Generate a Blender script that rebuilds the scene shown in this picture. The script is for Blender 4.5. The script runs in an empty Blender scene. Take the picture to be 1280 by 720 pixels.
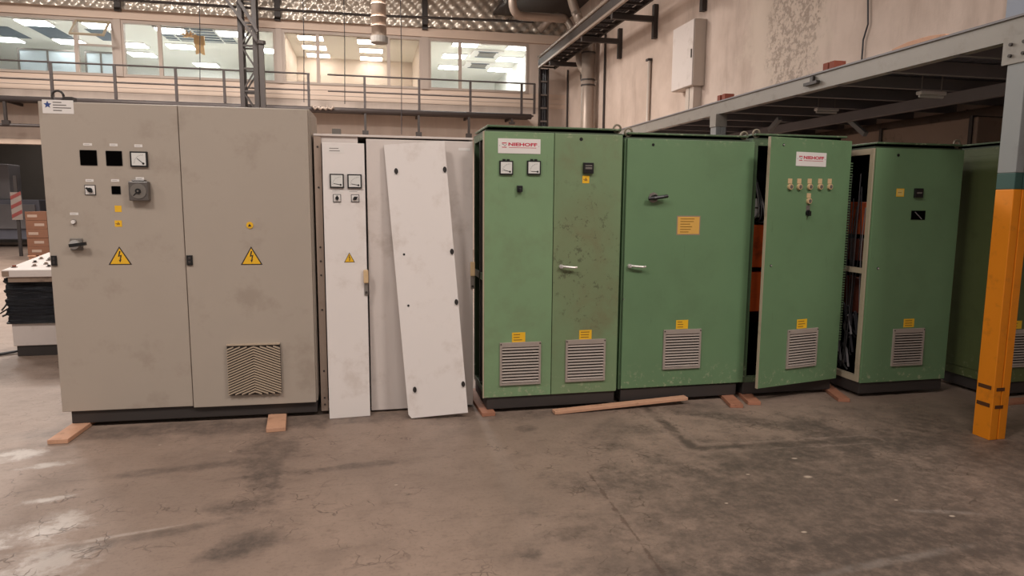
import bpy, bmesh, math, random
from mathutils import Vector, Matrix
random.seed(7)
scene = bpy.context.scene
COL = scene.collection
V = Vector
# ------------------------------------------------------------------ camera
FPX, CX, CY = 840.0, 640.0, 360.0
EYE = V((0, 0, 1.55))
PITCH, ROLL, YAW = math.radians(7.2), 0.007, math.radians(12.2)
fwd = V((math.sin(YAW)*math.cos(PITCH), math.cos(YAW)*math.cos(PITCH), -math.sin(PITCH)))
_r = V((math.cos(YAW), -math.sin(YAW), 0)); _u = _r.cross(fwd)
right = _r*math.cos(ROLL) + _u*math.sin(ROLL)
up = _u*math.cos(ROLL) - _r*math.sin(ROLL)
cam = bpy.data.cameras.new('camera'); cam.sensor_width = 36; cam.lens = FPX/1280*36
cam.clip_start = .05; cam.clip_end = 200
camo = bpy.data.objects.new('camera', cam); COL.objects.link(camo)
m = Matrix((right, up, -fwd)).transposed().to_4x4(); m.translation = EYE
camo.matrix_world = m
scene.camera = camo
# ------------------------------------------------------------------ world, unseen lights, exposure
def lin(c):
    return tuple(((v/255)/12.92 if v/255 <= .04045 else ((v/255+.055)/1.055)**2.4) for v in c)
w = bpy.data.worlds.new('world'); scene.world = w; w.use_nodes = True
w.node_tree.nodes['Background'].inputs[0].default_value = (1.0, .94, .9, 1)
w.node_tree.nodes['Background'].inputs[1].default_value = 0.30
def unseen_area_light(x, y, z, power, size=1.6, col=(1, .925, .86)):  # unseen area light without a fitting, added overhead to light the hall
    l = bpy.data.lights.new('unseen_area_light', 'AREA'); l.shape = 'DISK'; l.size = size; l.energy = power; l.color = col
    o = bpy.data.objects.new('unseen_area_light', l); COL.objects.link(o); o.location = (x, y, z)
for hx, hy, hz, hp in ((-9, 1, 7.2, 260), (-3.4, .2, 7.2, 320), (.8, -.6, 7.2, 130), (4.7, -1.0, 7.2, 390), (-9, 12.5, 6.2, 330), (-3.4, 13, 6.2, 330), (-.2, 13.5, 6.2, 380),
                       (-3.4, 17, 8.2, 520), (.8, 17, 8.2, 430), (-9, 17, 8.2, 480), (-11, 25.5, 4.3, 30)):  # last entry added only to brighten the dim far room
    unseen_area_light(hx, hy, hz, hp)
scene.view_settings.view_transform = 'Standard'
scene.view_settings.look = 'None'
scene.view_settings.gamma = 1
scene.view_settings.use_curve_mapping = False
scene.view_settings.exposure = 0.0

# ------------------------------------------------------------------ measuring helpers (camera rays met with real planes)
def ray(x, y): return fwd + right*((x-CX)/FPX) + up*((CY-y)/FPX)
def _on(x, y, ax, v):
    d = ray(x, y); return EYE + d*((v-EYE[ax])/d[ax])
def onz(x, y, z=0): return _on(x, y, 2, z)
def ony(x, y, Y): return _on(x, y, 1, Y)
def onx(x, y, X): return _on(x, y, 0, X)

# ------------------------------------------------------------------ materials
class NT:
    def __init__(s, name):
        s.m = bpy.data.materials.new(name); s.m.use_nodes = True; s.t = s.m.node_tree
        s.b = s.t.nodes['Principled BSDF']; s.pos = None
    def node(s, k, **kw):
        n = s.t.nodes.new(k)
        for a, b in kw.items(): setattr(n, a, b)
        return n
    def put(s, sock, v):
        if isinstance(v, bpy.types.NodeSocket): s.t.links.new(v, sock)
        elif isinstance(v, (tuple, list)) and len(v) == 3 and sock.type == 'RGBA': sock.default_value = (*v, 1)
        else: sock.default_value = v
    def math(s, op, a, b=0.0, c=None, clamp=False):
        n = s.node('ShaderNodeMath', operation=op, use_clamp=clamp); s.put(n.inputs[0], a); s.put(n.inputs[1], b)
        if c is not None: s.put(n.inputs[2], c)
        return n.outputs[0]
    def P(s):
        if s.pos is None: s.pos = s.node('ShaderNodeNewGeometry').outputs['Position']
        return s.pos
    def xyz(s):
        n = s.node('ShaderNodeSeparateXYZ'); s.put(n.inputs[0], s.P()); return n.outputs
    def scaled(s, sc):
        n = s.node('ShaderNodeVectorMath', operation='MULTIPLY'); s.put(n.inputs[0], s.P()); n.inputs[1].default_value = sc; return n.outputs[0]
    def noise(s, scale, detail=4, rough=.55, vec=None, dist=0):
        n = s.node('ShaderNodeTexNoise'); s.put(n.inputs['Vector'], vec or s.P()); n.inputs['Scale'].default_value = scale
        n.inputs['Detail'].default_value = detail; n.inputs['Roughness'].default_value = rough; n.inputs['Distortion'].default_value = dist
        return n.outputs[0]
    def voro(s, scale, vec=None, feature='DISTANCE_TO_EDGE'):
        n = s.node('ShaderNodeTexVoronoi', feature=feature); s.put(n.inputs['Vector'], vec or s.P()); n.inputs['Scale'].default_value = scale; return n.outputs['Distance']
    def step(s, v, a, b):      # smooth 0..1 from a to b (a may exceed b)
        n = s.node('ShaderNodeMapRange', interpolation_type='SMOOTHSTEP')
        s.put(n.inputs['Value'], v)
        if a <= b: x = (a, b, 0, 1)
        else: x = (b, a, 1, 0)
        for i, q in enumerate(x): n.inputs[1+i].default_value = q
        return n.outputs[0]
    def mix(s, f, a, b):
        n = s.node('ShaderNodeMix', data_type='RGBA'); s.put(n.inputs[0], f); s.put(n.inputs[6], a); s.put(n.inputs[7], b); return n.outputs[2]
    def bump(s, h, strength=.2, dist=.01):
        n = s.node('ShaderNodeBump'); s.put(n.inputs['Height'], h); n.inputs['Strength'].default_value = strength; n.inputs['Distance'].default_value = dist
        s.put(s.b.inputs['Normal'], n.outputs[0])
    def out(s, col=None, rough=None, metal=None):
        if col is not None: s.put(s.b.inputs['Base Color'], col)
        if rough is not None: s.put(s.b.inputs['Roughness'], rough)
        if metal is not None: s.put(s.b.inputs['Metallic'], metal)
        return s.m
    def ellipse(s, cx, cy, rx, ry, wob, ang=0):
        o = s.xyz(); dx = s.math('SUBTRACT', o[0], cx); dy = s.math('SUBTRACT', o[1], cy)
        ca, sa = math.cos(ang), math.sin(ang)
        u = s.math('ADD', s.math('MULTIPLY', dx, ca/rx), s.math('MULTIPLY', dy, sa/rx))
        v = s.math('ADD', s.math('MULTIPLY', dx, -sa/ry), s.math('MULTIPLY', dy, ca/ry))
        e = s.math('SQRT', s.math('ADD', s.math('MULTIPLY', u, u), s.math('MULTIPLY', v, v)))
        return s.step(s.math('ADD', e, wob), 1.35, .45)
    def seg(s, a, b, wob=None):     # distance to a floor line
        o = s.xyz(); ax, ay = a[0], a[1]; dx, dy = b[0]-ax, b[1]-ay; L2 = dx*dx+dy*dy
        px = s.math('SUBTRACT', o[0], ax); py = s.math('SUBTRACT', o[1], ay)
        t = s.math('DIVIDE', s.math('ADD', s.math('MULTIPLY', px, dx), s.math('MULTIPLY', py, dy)), L2, clamp=True)
        qx = s.math('SUBTRACT', px, s.math('MULTIPLY', t, dx)); qy = s.math('SUBTRACT', py, s.math('MULTIPLY', t, dy))
        d = s.math('SQRT', s.math('ADD', s.math('MULTIPLY', qx, qx), s.math('MULTIPLY', qy, qy)))
        return s.math('ADD', d, wob) if wob else d
def paint(name, c, rough=.5, metal=0, var=.12, scale=3, dirt=None, dirt_amt=.5, dirt_scale=5, fine=.0, streak=False):
    n = NT(name); c = lin(c)
    d = tuple(v*(1-var) for v in c); l = tuple(min(1, v*(1+var)) for v in c)
    vec = n.scaled((1, 1, .22)) if streak else None
    col = n.mix(n.noise(scale, vec=vec), d, l)
    if dirt: col = n.mix(n.math('MULTIPLY', n.step(n.noise(dirt_scale, 6, .65), .52, .72), dirt_amt), col, lin(dirt))
    r = n.math('ADD', n.math('MULTIPLY', n.noise(scale*4), .18), rough-.09)
    if fine: n.bump(n.noise(fine), .12, .004)
    return n.out(col, r, metal)
def emit(name, c, s):
    n = NT(name); n.put(n.b.inputs['Emission Color'], c); n.b.inputs['Emission Strength'].default_value = s; return n.out(c, .5)
M = {}
M['beige'] = paint('beige_paint', (170, 158, 146), .42, var=.05, scale=1.6, dirt=(130, 114, 100), dirt_amt=.35, dirt_scale=3.2)
M['plinth'] = paint('dark_plinth', (54, 48, 46), .55, var=.15)
M['white'] = paint('white_paint', (227, 219, 215), .4, var=.03, scale=2, dirt=(186, 170, 158), dirt_amt=.4, dirt_scale=4)
M['offwhite'] = paint('offwhite_paint', (214, 203, 197), .4, var=.05, scale=2, dirt=(168, 152, 140), dirt_amt=.4, dirt_scale=4)
M['black'] = paint('black_plastic', (22, 21, 22), .4, var=.1)
M['void'] = paint('dark_interior', (9, 8, 8), .8, var=.1); M['void'].node_tree.nodes['Principled BSDF'].inputs['Specular IOR Level'].default_value = 0  # near black, no specular: darkness of openings put into the colour
M['grey'] = paint('grey_plastic', (112, 106, 100), .45, var=.08)
M['chrome'] = paint('chrome_metal', (216, 212, 208), .25, .55, var=.05)
M['chevron'] = paint('vent_slat_beige', (176, 158, 138), .5, var=.06)
M['eye'] = paint('galvanised_eye', (138, 128, 112), .45, .3, var=.12)
M['fadedred'] = paint('faded_red', (124, 58, 54), .6, var=.1)
M['fadedwhite'] = paint('faded_white', (134, 120, 112), .6, var=.1)
M['print'] = paint('brown_print', (150, 112, 40), .5, var=.04)
M['yellowmark'] = paint('dark_paint_mark', (84, 48, 20), .6, var=.15)
M['hinge'] = paint('hinge_post_brown', (164, 144, 130), .45, .1, var=.1, dirt=(120, 98, 84), dirt_amt=.5)
M['steel'] = paint('dull_steel', (150, 142, 136), .42, .7, var=.1, scale=9)
M['darksteel'] = paint('dark_steel', (58, 51, 48), .55, .1, var=.18, scale=5)
M['yellow'] = paint('yellow_sticker', (232, 180, 40), .45, var=.05)
M['paleyellow'] = paint('pale_yellow_sticker', (216, 190, 112), .5, var=.06)
M['orangeyellow'] = paint('orange_notice', (216, 168, 84), .5, var=.08, scale=12)
M['red'] = paint('red_print', (190, 22, 62), .5, var=.04)
M['ink'] = paint('dark_print', (46, 40, 38), .5, var=.04)
M['blue'] = paint('blue_print', (52, 72, 128), .5, var=.04)
M['plate'] = paint('white_plate', (226, 220, 216), .35, var=.02)
M['dial'] = paint('meter_dial', (216, 214, 210), .3, var=.04, scale=14)
M['wood'] = paint('raw_timber', (198, 152, 124), .65, var=.18, scale=9, dirt=(120, 80, 58), dirt_amt=.5, dirt_scale=12, fine=60)
M['redwood'] = paint('reddish_timber', (164, 112, 88), .65, var=.2, scale=9, dirt=(100, 60, 44), dirt_amt=.5, dirt_scale=12, fine=60)
M['tan'] = paint('tan_plastic', (206, 176, 136), .45, var=.05)
M['rail'] = paint('railing_paint', (78, 70, 68), .5, .2, var=.15)
M['pipe'] = paint('pipe_cladding', (158, 142, 130), .42, .3, var=.12, scale=6)
M['column'] = paint('grey_column_paint', (140, 142, 142), .45, var=.08, scale=4, dirt=(104, 102, 100), dirt_amt=.4)
M['beam'] = paint('grey_beam_paint', (144, 138, 130), .45, var=.07, scale=3, dirt=(112, 102, 92), dirt_amt=.45)
M['safety'] = paint('safety_yellow_paint', (234, 138, 20), .45, var=.07, scale=4, dirt=(150, 88, 30), dirt_amt=.35, dirt_scale=9)
M['bandgreen'] = paint('dark_green_band', (52, 84, 78), .5, var=.1)
M['joist'] = paint('joist_steel', (128, 124, 126), .55, .1, var=.15)
M['grating'] = paint('grating_steel', (112, 112, 122), .5, .1, var=.15)
M['duct'] = paint('dusty_duct', (150, 128, 112), .55, .1, var=.15, scale=4, dirt=(84, 70, 62), dirt_amt=.6)
M['box'] = paint('wall_box_paint', (196, 182, 170), .45, var=.05)
M['brick'] = paint('brick_red', (138, 70, 52), .8, var=.2, scale=14)
M['card'] = paint('cardboard', (116, 78, 58), .8, var=.15, scale=6)
M['tape'] = paint('packing_tape', (160, 138, 124), .4, var=.05)
M['orange'] = paint('orange_equipment', (206, 88, 40), .45, var=.2, scale=6, dirt=(70, 40, 30), dirt_amt=.6)
M['rust'] = paint('red_brown_equipment', (110, 48, 32), .5, var=.25, scale=6)
M['cable'] = paint('grey_cable', (128, 124, 126), .45, var=.15)
M['cabledark'] = paint('dark_cable', (50, 48, 52), .45, var=.15)
M['creamframe'] = paint('cream_frame', (176, 162, 140), .45, var=.06, dirt=(120, 104, 84), dirt_amt=.4)
M['winframe'] = paint('window_frame_paint', (176, 160, 148), .5, var=.04)
M['officewall'] = paint('office_wall', (232, 232, 228), .7, var=.02)
M['officeblue'] = paint('office_partition', (186, 198, 204), .5, var=.03)
M['officeceil'] = paint('office_ceiling', (224, 222, 214), .8, var=.03)
M['officetan'] = paint('tan_blind', (222, 210, 198), .7, var=.06, scale=1.4, dirt=(234, 226, 216), dirt_amt=.6, dirt_scale=1.2)
M['gapdark'] = paint('open_ceiling_void', (98, 108, 118), .8, var=.15)
M['panel_light'] = emit('office_light_panel', (1, .99, .97), 16)
M['ornament'] = paint('straw_ornament', (216, 176, 130), .8, var=.25, scale=20)
M['bluegrey'] = paint('blue_grey_paint', (150, 158, 172), .6, var=.08)
M['timer'] = paint('smoked_timer', (92, 86, 82), .3, var=.08)
M['louver'] = paint('louver_metal', (164, 151, 142), .5, .15, var=.1, scale=9)
# black stretch film
n = NT('black_stretch_film'); z = n.noise(7, 5, .6, n.scaled((.6, .6, 5)), 1.2)
n.bump(z, 1, .05); M['film'] = n.out((.012, .013, .018), .16)
# glass
def glass(name, tint, fac):
    n = NT(name); t = n.t; tr = n.node('ShaderNodeBsdfTransparent'); tr.inputs[0].default_value = (*tint, 1)
    g = n.node('ShaderNodeBsdfGlossy'); g.inputs['Roughness'].default_value = .03
    mx = n.node('ShaderNodeMixShader'); mx.inputs[0].default_value = fac
    t.links.new(tr.outputs[0], mx.inputs[1]); t.links.new(g.outputs[0], mx.inputs[2]); t.links.new(mx.outputs[0], t.nodes['Material Output'].inputs[0]); return n.m
M['glass'] = glass('window_glass', (.96, .98, .98), .05)
M['tintglass'] = glass('tinted_window_glass', (.8, .76, .72), .05)
# green paint with grime and chips
def green(name, c, grime, amt, chipc=(150, 158, 128), smear=None):
    n = NT(name); c = lin(c); o = n.xyz()
    col = n.mix(n.noise(1.8, 5), tuple(v*.86 for v in c), tuple(v*1.12 for v in c))
    col = n.mix(n.math('MULTIPLY', n.step(n.noise(2.6, 7, .68), .47, .72), amt), col, lin(grime))
    if smear: # worn, dirty patch around a handle
        dx = n.math('DIVIDE', n.math('SUBTRACT', o[0], smear[0]), smear[2]); dz = n.math('DIVIDE', n.math('SUBTRACT', o[2], smear[1]), smear[3])
        e = n.math('SQRT', n.math('ADD', n.math('MULTIPLY', dx, dx), n.math('MULTIPLY', dz, dz)))
        f = n.step(n.math('ADD', e, n.math('MULTIPLY', n.noise(4, 6, .7), .9)), 1.5, .8)
        col = n.mix(n.math('MULTIPLY', f, .3), col, lin((116, 106, 78)))
        f2 = n.math('MULTIPLY', n.step(n.noise(17, 6, .75), .56, .64), n.math('MULTIPLY', f, .55)); col = n.mix(f2, col, lin((60, 52, 40)))
    low = n.math('MAXIMUM', n.step(o[2], .36, .12), n.math('MULTIPLY', n.step(o[2], 1.97, 2.05), .8))
    chips = n.math('MULTIPLY', n.step(n.noise(26, 5, .7), .57, .63), low)
    col = n.mix(chips, col, lin(chipc))
    col = n.mix(n.math('MULTIPLY', n.step(n.noise(5, 5, .7, n.scaled((4, 4, .5))), .66, .72), .3), col, lin((66, 70, 50)))
    return n.out(col, n.math('ADD', n.math('MULTIPLY', n.noise(8), .2), .34))
M['green'] = green('green_paint', (122, 150, 112), (112, 124, 92), .5)
M['green_worn'] = green('green_paint_worn', (118, 140, 104), (116, 114, 84), .7, smear=(1.55, 1.15, .42, .75))
M['greenblue'] = green('bluish_green_paint', (104, 134, 98), (92, 116, 84), .4)
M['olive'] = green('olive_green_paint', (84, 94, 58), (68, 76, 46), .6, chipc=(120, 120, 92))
M['greentrim'] = green('green_frame_paint', (84, 106, 78), (70, 78, 58), .6)
M['greendark'] = paint('dark_green_roof', (62, 74, 56), .5, var=.15)
# floor
n = NT('stained_concrete'); o = n.xyz()
n1 = n.noise(.55, 6, .6); n2 = n.noise(3.2, 8, .68); n3 = n.noise(1.3, 7, .65, dist=.6); wob = n.math('MULTIPLY', n.math('SUBTRACT', n.noise(3.4, 8, .72), .5), 3.4)
col = n.mix(n.step(n1, .3, .7), lin((134, 116, 104)), lin((156, 135, 121)))
col = n.mix(n.math('MULTIPLY', n.step(n2, .42, .7), .5), col, lin((122, 105, 94)))
col = n.mix(n.math('MULTIPLY', n.step(n3, .52, .66), .4), col, lin((112, 98, 89)))
fine = n.noise(13, 9, .75); brk = n.step(fine, .34, .64); spk = n.noise(46, 5, .7)
col = n.mix(n.math('MULTIPLY', n.step(spk, .5, .68), .35), col, lin((104, 88, 78)))
col = n.mix(n.math('MULTIPLY', n.step(n.noise(7, 7, .7, n.scaled((1, 2.4, 1))), .54, .66), .35), col, lin((106, 90, 80)))
stains_and_shade = [((905, 520), .34, .1, -.5, .85), ((985, 530), .34, .11, -.2, .9), ((870, 512), .4, .14, -.3, .5), ((1010, 640), 1.4, .7, .1, .5), ((1150, 690), 1.3, .24, .05, .8), ((300, 532), 1.5, .14, 0, .8), ((700, 516), 1.1, .12, 0, .6), ((340, 560), .16, .4, .1, .8), ((335, 600), .1, .22, .2, .9), ((310, 630), .2, .1, .3, .8), ((315, 680), .16, .12, .3, .9), ((280, 690), .14, .05, .4, .9), ((1000, 562), 1.4, .2, .05, .6), ((1140, 540), .9, .5, .05, .5), ((770, 540), .3, .22, .1, .6), ((420, 585), .5, .05, .1, .8), ((240, 585), .5, .06, .1, .7), ((210, 665), .5, .05, .25, .7), ((1200, 630), 1.7, 1.3, 0, .75), ((660, 535), .07, .06, 0, .8), ((668, 695), .05, .05, 0, .9)]  # stains, dark strips at cabinet feet, and deck shade painted in at right
for (px, py), rx, ry, an, am in stains_and_shade:
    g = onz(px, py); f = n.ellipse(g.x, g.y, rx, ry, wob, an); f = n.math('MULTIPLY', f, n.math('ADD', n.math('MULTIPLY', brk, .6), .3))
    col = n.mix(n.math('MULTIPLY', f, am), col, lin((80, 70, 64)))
light = None  # pale patches: residue at left, with daylight reflections painted into the colour
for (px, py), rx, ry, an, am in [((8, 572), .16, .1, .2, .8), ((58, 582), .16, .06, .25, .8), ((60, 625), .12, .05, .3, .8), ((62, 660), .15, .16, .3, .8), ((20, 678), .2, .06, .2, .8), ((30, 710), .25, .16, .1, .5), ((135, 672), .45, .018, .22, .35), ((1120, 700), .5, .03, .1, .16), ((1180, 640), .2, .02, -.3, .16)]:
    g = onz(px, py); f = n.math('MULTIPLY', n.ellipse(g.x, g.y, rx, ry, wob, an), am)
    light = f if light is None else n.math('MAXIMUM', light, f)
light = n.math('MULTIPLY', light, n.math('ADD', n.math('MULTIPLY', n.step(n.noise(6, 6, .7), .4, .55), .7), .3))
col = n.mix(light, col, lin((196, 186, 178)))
for (px, py), r in [((993, 573), .02), ((1010, 596), .03), ((935, 593), .014), ((908, 629), .012), ((200, 556), .012), ((288, 564), .009), ((495, 606), .01), ((1005, 665), .016), ((1190, 645), .016), ((1120, 625), .012)]:
    g = onz(px, py); col = n.mix(n.ellipse(g.x, g.y, r*.9, r*.6, n.math('MULTIPLY', wob, .5)), col, lin((180, 162, 146)))
w2 = n.math('MULTIPLY', n.math('SUBTRACT', n.noise(9, 6, .7), .5), .1)
A, B_, C2 = onz(800, 503), onz(868, 561), onz(1090, 549)
trench = n.math('MINIMUM', n.seg(A, B_, w2), n.seg(B_, C2, w2))
tb = n.math('ADD', n.math('MULTIPLY', n.step(n.noise(5, 6, .7), .38, .56), .7), .3)
col = n.mix(n.math('MULTIPLY', n.step(trench, .055, .01), n.math('MULTIPLY', tb, .8)), col, lin((76, 66, 60)))
col = n.mix(n.math('MULTIPLY', n.step(n.math('ABSOLUTE', n.math('SUBTRACT', trench, .07)), .016, .003), n.math('MULTIPLY', tb, .3)), col, lin((160, 142, 130)))
crk = n.seg(onz(735, 590), onz(835, 725), w2)
col = n.mix(n.math('MULTIPLY', n.step(crk, .01, .001), .6), col, lin((84, 66, 58)))
dn = n.node('ShaderNodeTexNoise'); dn.inputs['Scale'].default_value = 9; n.put(dn.inputs['Vector'], n.P())
sc = n.node('ShaderNodeVectorMath', operation='SCALE'); n.put(sc.inputs[0], dn.outputs['Color']); sc.inputs['Scale'].default_value = .14
vm = n.node('ShaderNodeVectorMath', operation='ADD'); n.put(vm.inputs[0], n.P()); n.put(vm.inputs[1], sc.outputs[0])
vor = n.voro(10, vm.outputs[0])
cm = n.math('MULTIPLY', n.step(vor, .045, .006), n.math('MULTIPLY', n.step(n.noise(5.5, 4), .5, .6), n.step(n.noise(1.1, 3), .42, .56)))
col = n.mix(n.math('MULTIPLY', cm, .6), col, lin((82, 68, 60)))
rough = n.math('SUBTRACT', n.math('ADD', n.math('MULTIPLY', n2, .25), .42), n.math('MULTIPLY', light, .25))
n.bump(n.math('SUBTRACT', n.math('MULTIPLY', n2, .5), n.math('ADD', cm, n.step(trench, .05, .0))), .25, .008)
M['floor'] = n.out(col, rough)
# right plaster wall
n = NT('stained_plaster'); o = n.xyz()
col = n.mix(n.step(n.noise(.5, 6, .6), .3, .7), lin((186, 166, 152)), lin((214, 195, 182)))
col = n.mix(n.math('MULTIPLY', n.step(n.noise(1.2, 6, .65, n.scaled((1, 1, .25))), .5, .7), .45), col, lin((150, 128, 114)))
wb = n.math('MULTIPLY', n.math('SUBTRACT', n.noise(3, 7, .72), .5), 1.6)
def wall_patch(n, cy, cz, ry, rz):
    dy = n.math('DIVIDE', n.math('SUBTRACT', o[1], cy), ry); dz = n.math('DIVIDE', n.math('SUBTRACT', o[2], cz), rz)
    e = n.math('SQRT', n.math('ADD', n.math('MULTIPLY', dy, dy), n.math('MULTIPLY', dz, dz)))
    return n.step(n.math('ADD', e, wb), 1.2, .7)
p1 = wall_patch(n, 10.0, 4.7, 1.2, 1.6)
col = n.mix(n.math('MULTIPLY', p1, .6), col, lin((210, 194, 178)))
p2 = wall_patch(n, 9.8, 4.7, .7, 1.9)
pit = n.math('MULTIPLY', p2, n.step(n.noise(11, 7, .75), .47, .56))
col = n.mix(n.math('MULTIPLY', pit, .6), col, lin((134, 116, 104)))
band = n.seg((0, 0), (1, 0)) if False else None
n.bump(n.math('SUBTRACT', n.math('MULTIPLY', n.noise(14, 6, .7), .5), pit), .35, .02)
M['plaster'] = n.out(col, .8)
n = NT('stained_back_wall'); o = n.xyz()
col = n.mix(n.noise(2.2, 6, .65, n.scaled((1, 1, .12))), lin((182, 164, 152)), lin((222, 204, 190)))
M['backwall'] = n.out(col, .75)
n = NT('painted_board'); o = n.xyz()
col = n.mix(n.noise(2.0, 5, .6, n.scaled((.25, 1, 2))), lin((200, 176, 158)), lin((222, 200, 182)))
M['board'] = n.out(col, .6)
n = NT('foil_insulation'); M['foil'] = n.out(n.mix(n.noise(1.3, 5), lin((190, 178, 164)), lin((240, 230, 216))), n.math('ADD', n.math('MULTIPLY', n.noise(5), .25), .18), .55)
M['roofgrey'] = paint('roof_sheet', (170, 160, 150), .7)

# ------------------------------------------------------------------ mesh helpers
class MB:
    def __init__(s): s.v = []; s.f = []; s.mi = []
    def add(s, vs, fs, mi=0):
        k = len(s.v); s.v += [tuple(p) for p in vs]; s.f += [tuple(i+k for i in f) for f in fs]; s.mi += [mi]*len(fs); return s
    def box(s, x0, x1, y0, y1, z0, z1, mi=0):
        return s.add([(x0,y0,z0),(x1,y0,z0),(x1,y1,z0),(x0,y1,z0),(x0,y0,z1),(x1,y0,z1),(x1,y1,z1),(x0,y1,z1)],
                     [(0,3,2,1),(4,5,6,7),(0,1,5,4),(1,2,6,5),(2,3,7,6),(3,0,4,7)], mi)
    def hexa(s, p, mi=0): return s.add(p, [(0,3,2,1),(4,5,6,7),(0,1,5,4),(1,2,6,5),(2,3,7,6),(3,0,4,7)], mi)
    def bar(s, a, b, w, h, mi=0, upv=(0,0,1)):
        a, b = V(a), V(b); d = (b-a).normalized(); u = V(upv)
        if abs(d.dot(u)) > .98: u = V((0,1,0))
        r = d.cross(u).normalized(); u = r.cross(d)
        q = [a-r*w/2-u*h/2, b-r*w/2-u*h/2, b+r*w/2-u*h/2, a+r*w/2-u*h/2]
        return s.hexa(q + [p+u*h for p in q], mi)
    def path(s, pts, r, n=8, mi=0, cap=True):
        pts = [V(p) for p in pts]; k = len(s.v); pr = None
        for i, p in enumerate(pts):
            d = (pts[min(i+1, len(pts)-1)]-pts[max(i-1, 0)]).normalized()
            if pr is None: pr = d.cross(V((0,0,1)) if abs(d.z) < .9 else V((1,0,0))).normalized()
            else: pr = (pr-d*pr.dot(d)).normalized()
            q = d.cross(pr)
            for j in range(n):
                a = 2*math.pi*j/n; s.v.append(tuple(p+(pr*math.cos(a)+q*math.sin(a))*r))
        for i in range(len(pts)-1):
            for j in range(n):
                s.f.append((k+i*n+j, k+i*n+(j+1)%n, k+(i+1)*n+(j+1)%n, k+(i+1)*n+j)); s.mi.append(mi)
        if cap:
            s.f.append(tuple(k+j for j in reversed(range(n)))); s.mi.append(mi)
            s.f.append(tuple(k+(len(pts)-1)*n+j for j in range(n))); s.mi.append(mi)
        return s
    def prism(s, pts, y0, y1, mi=0):          # outline in (x,z), extruded in y (y0 = front)
        n = len(pts)
        ar = sum(pts[i][0]*pts[(i+1)%n][1]-pts[(i+1)%n][0]*pts[i][1] for i in range(n))
        if ar < 0: pts = pts[::-1]
        vs = [(x,y0,z) for x,z in pts] + [(x,y1,z) for x,z in pts]
        fs = [tuple(range(n)), tuple(reversed(range(n,2*n)))] + [(i, i+n, (i+1)%n+n, (i+1)%n) for i in range(n)]
        return s.add(vs, fs, mi)
    def disc(s, cx, cz, r, y0, y1, n=16, mi=0): return s.prism([(cx+r*math.cos(2*math.pi*i/n), cz+r*math.sin(2*math.pi*i/n)) for i in range(n)], y0, y1, mi)
    def build(s, name, mats, parent=None, bevel=0, smooth=False, local=None):
        me = bpy.data.meshes.new(name); me.from_pydata(s.v, [], s.f)
        mats = mats if isinstance(mats, (list, tuple)) else [mats]
        for q in mats: me.materials.append(M[q] if isinstance(q, str) else q)
        me.polygons.foreach_set('material_index', s.mi)
        if smooth: me.polygons.foreach_set('use_smooth', [True]*len(s.f))
        me.update(); o = bpy.data.objects.new(name, me); COL.objects.link(o)
        if parent is not None: o.parent = parent
        if local is not None: o.matrix_local = local
        if bevel:
            b = o.modifiers.new('bevel', 'BEVEL'); b.width = bevel; b.segments = 2; b.limit_method = 'ANGLE'
        return o
def B(*a): return MB().box(*a)
def tag(o, label=None, cat=None, group=None, kind=None):
    if label: o['label'] = label
    if cat: o['category'] = cat
    if group: o['group'] = group
    if kind: o['kind'] = kind
    return o
def struct(o, label=None): return tag(o, label, None, None, 'structure')
class Thing:
    """an Empty at a thing's base plus the frame used to measure features on its front plane"""
    def __init__(s, name, label, cat, mat, group=None, parent=None):
        s.o = bpy.data.objects.new(name, None); s.o.empty_display_size = .1; COL.objects.link(s.o); s.m = mat; s.o.matrix_world = mat; tag(s.o, label, cat, group)
        s.inv = mat.inverted()
    def l(s, px, py, y=0.0):
        a = s.inv @ EYE; d = s.inv.to_3x3() @ ray(px, py); p = a + d*((y-a.y)/d.y); return p.x, p.z
    def rect(s, x0, y0, x1, y1, y=0.0):
        a = s.l(x0, (y0+y1)/2, y)[0]; b = s.l(x1, (y0+y1)/2, y)[0]; t = s.l((x0+x1)/2, y0, y)[1]; q = s.l((x0+x1)/2, y1, y)[1]
        return a, b, q, t
class Part(Thing):
    """a part with a frame of its own (an ajar door)"""
    def __init__(s, mat): s.m = mat; s.inv = mat.inverted()
def frame(x, y, z, rz=0, rx=0): return Matrix.Translation((x, y, z)) @ Matrix.Rotation(rz, 4, 'Z') @ Matrix.Rotation(rx, 4, 'X')
def text(body, x0, x1, z0, y, mat, parent, name='lettering', bold=.0, depth=.0006, h=None, thick=None):
    cu = bpy.data.curves.new('t', 'FONT'); cu.body = body; cu.size = 1; cu.extrude = .02; cu.offset = bold
    to = bpy.data.objects.new('t', cu); COL.objects.link(to); bpy.context.view_layer.update()
    me = bpy.data.meshes.new_from_object(to.evaluated_get(bpy.context.evaluated_depsgraph_get()))
    xs = [v.co.x for v in me.vertices]; ys = [v.co.y for v in me.vertices]
    sx = (x1-x0)/(max(xs)-min(xs)); sz = h/(max(ys)-min(ys)) if h else sx
    mx, my = min(xs), min(ys)
    for v in me.vertices: v.co = (x0+(v.co.x-mx)*sx, y-(v.co.z+.02)/.04*depth, z0+(v.co.y-my)*sz)
    me.materials.clear(); me.materials.append(M[mat]); bpy.data.objects.remove(to)
    o = bpy.data.objects.new(name, me); COL.objects.link(o); o.parent = parent; return o
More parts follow.
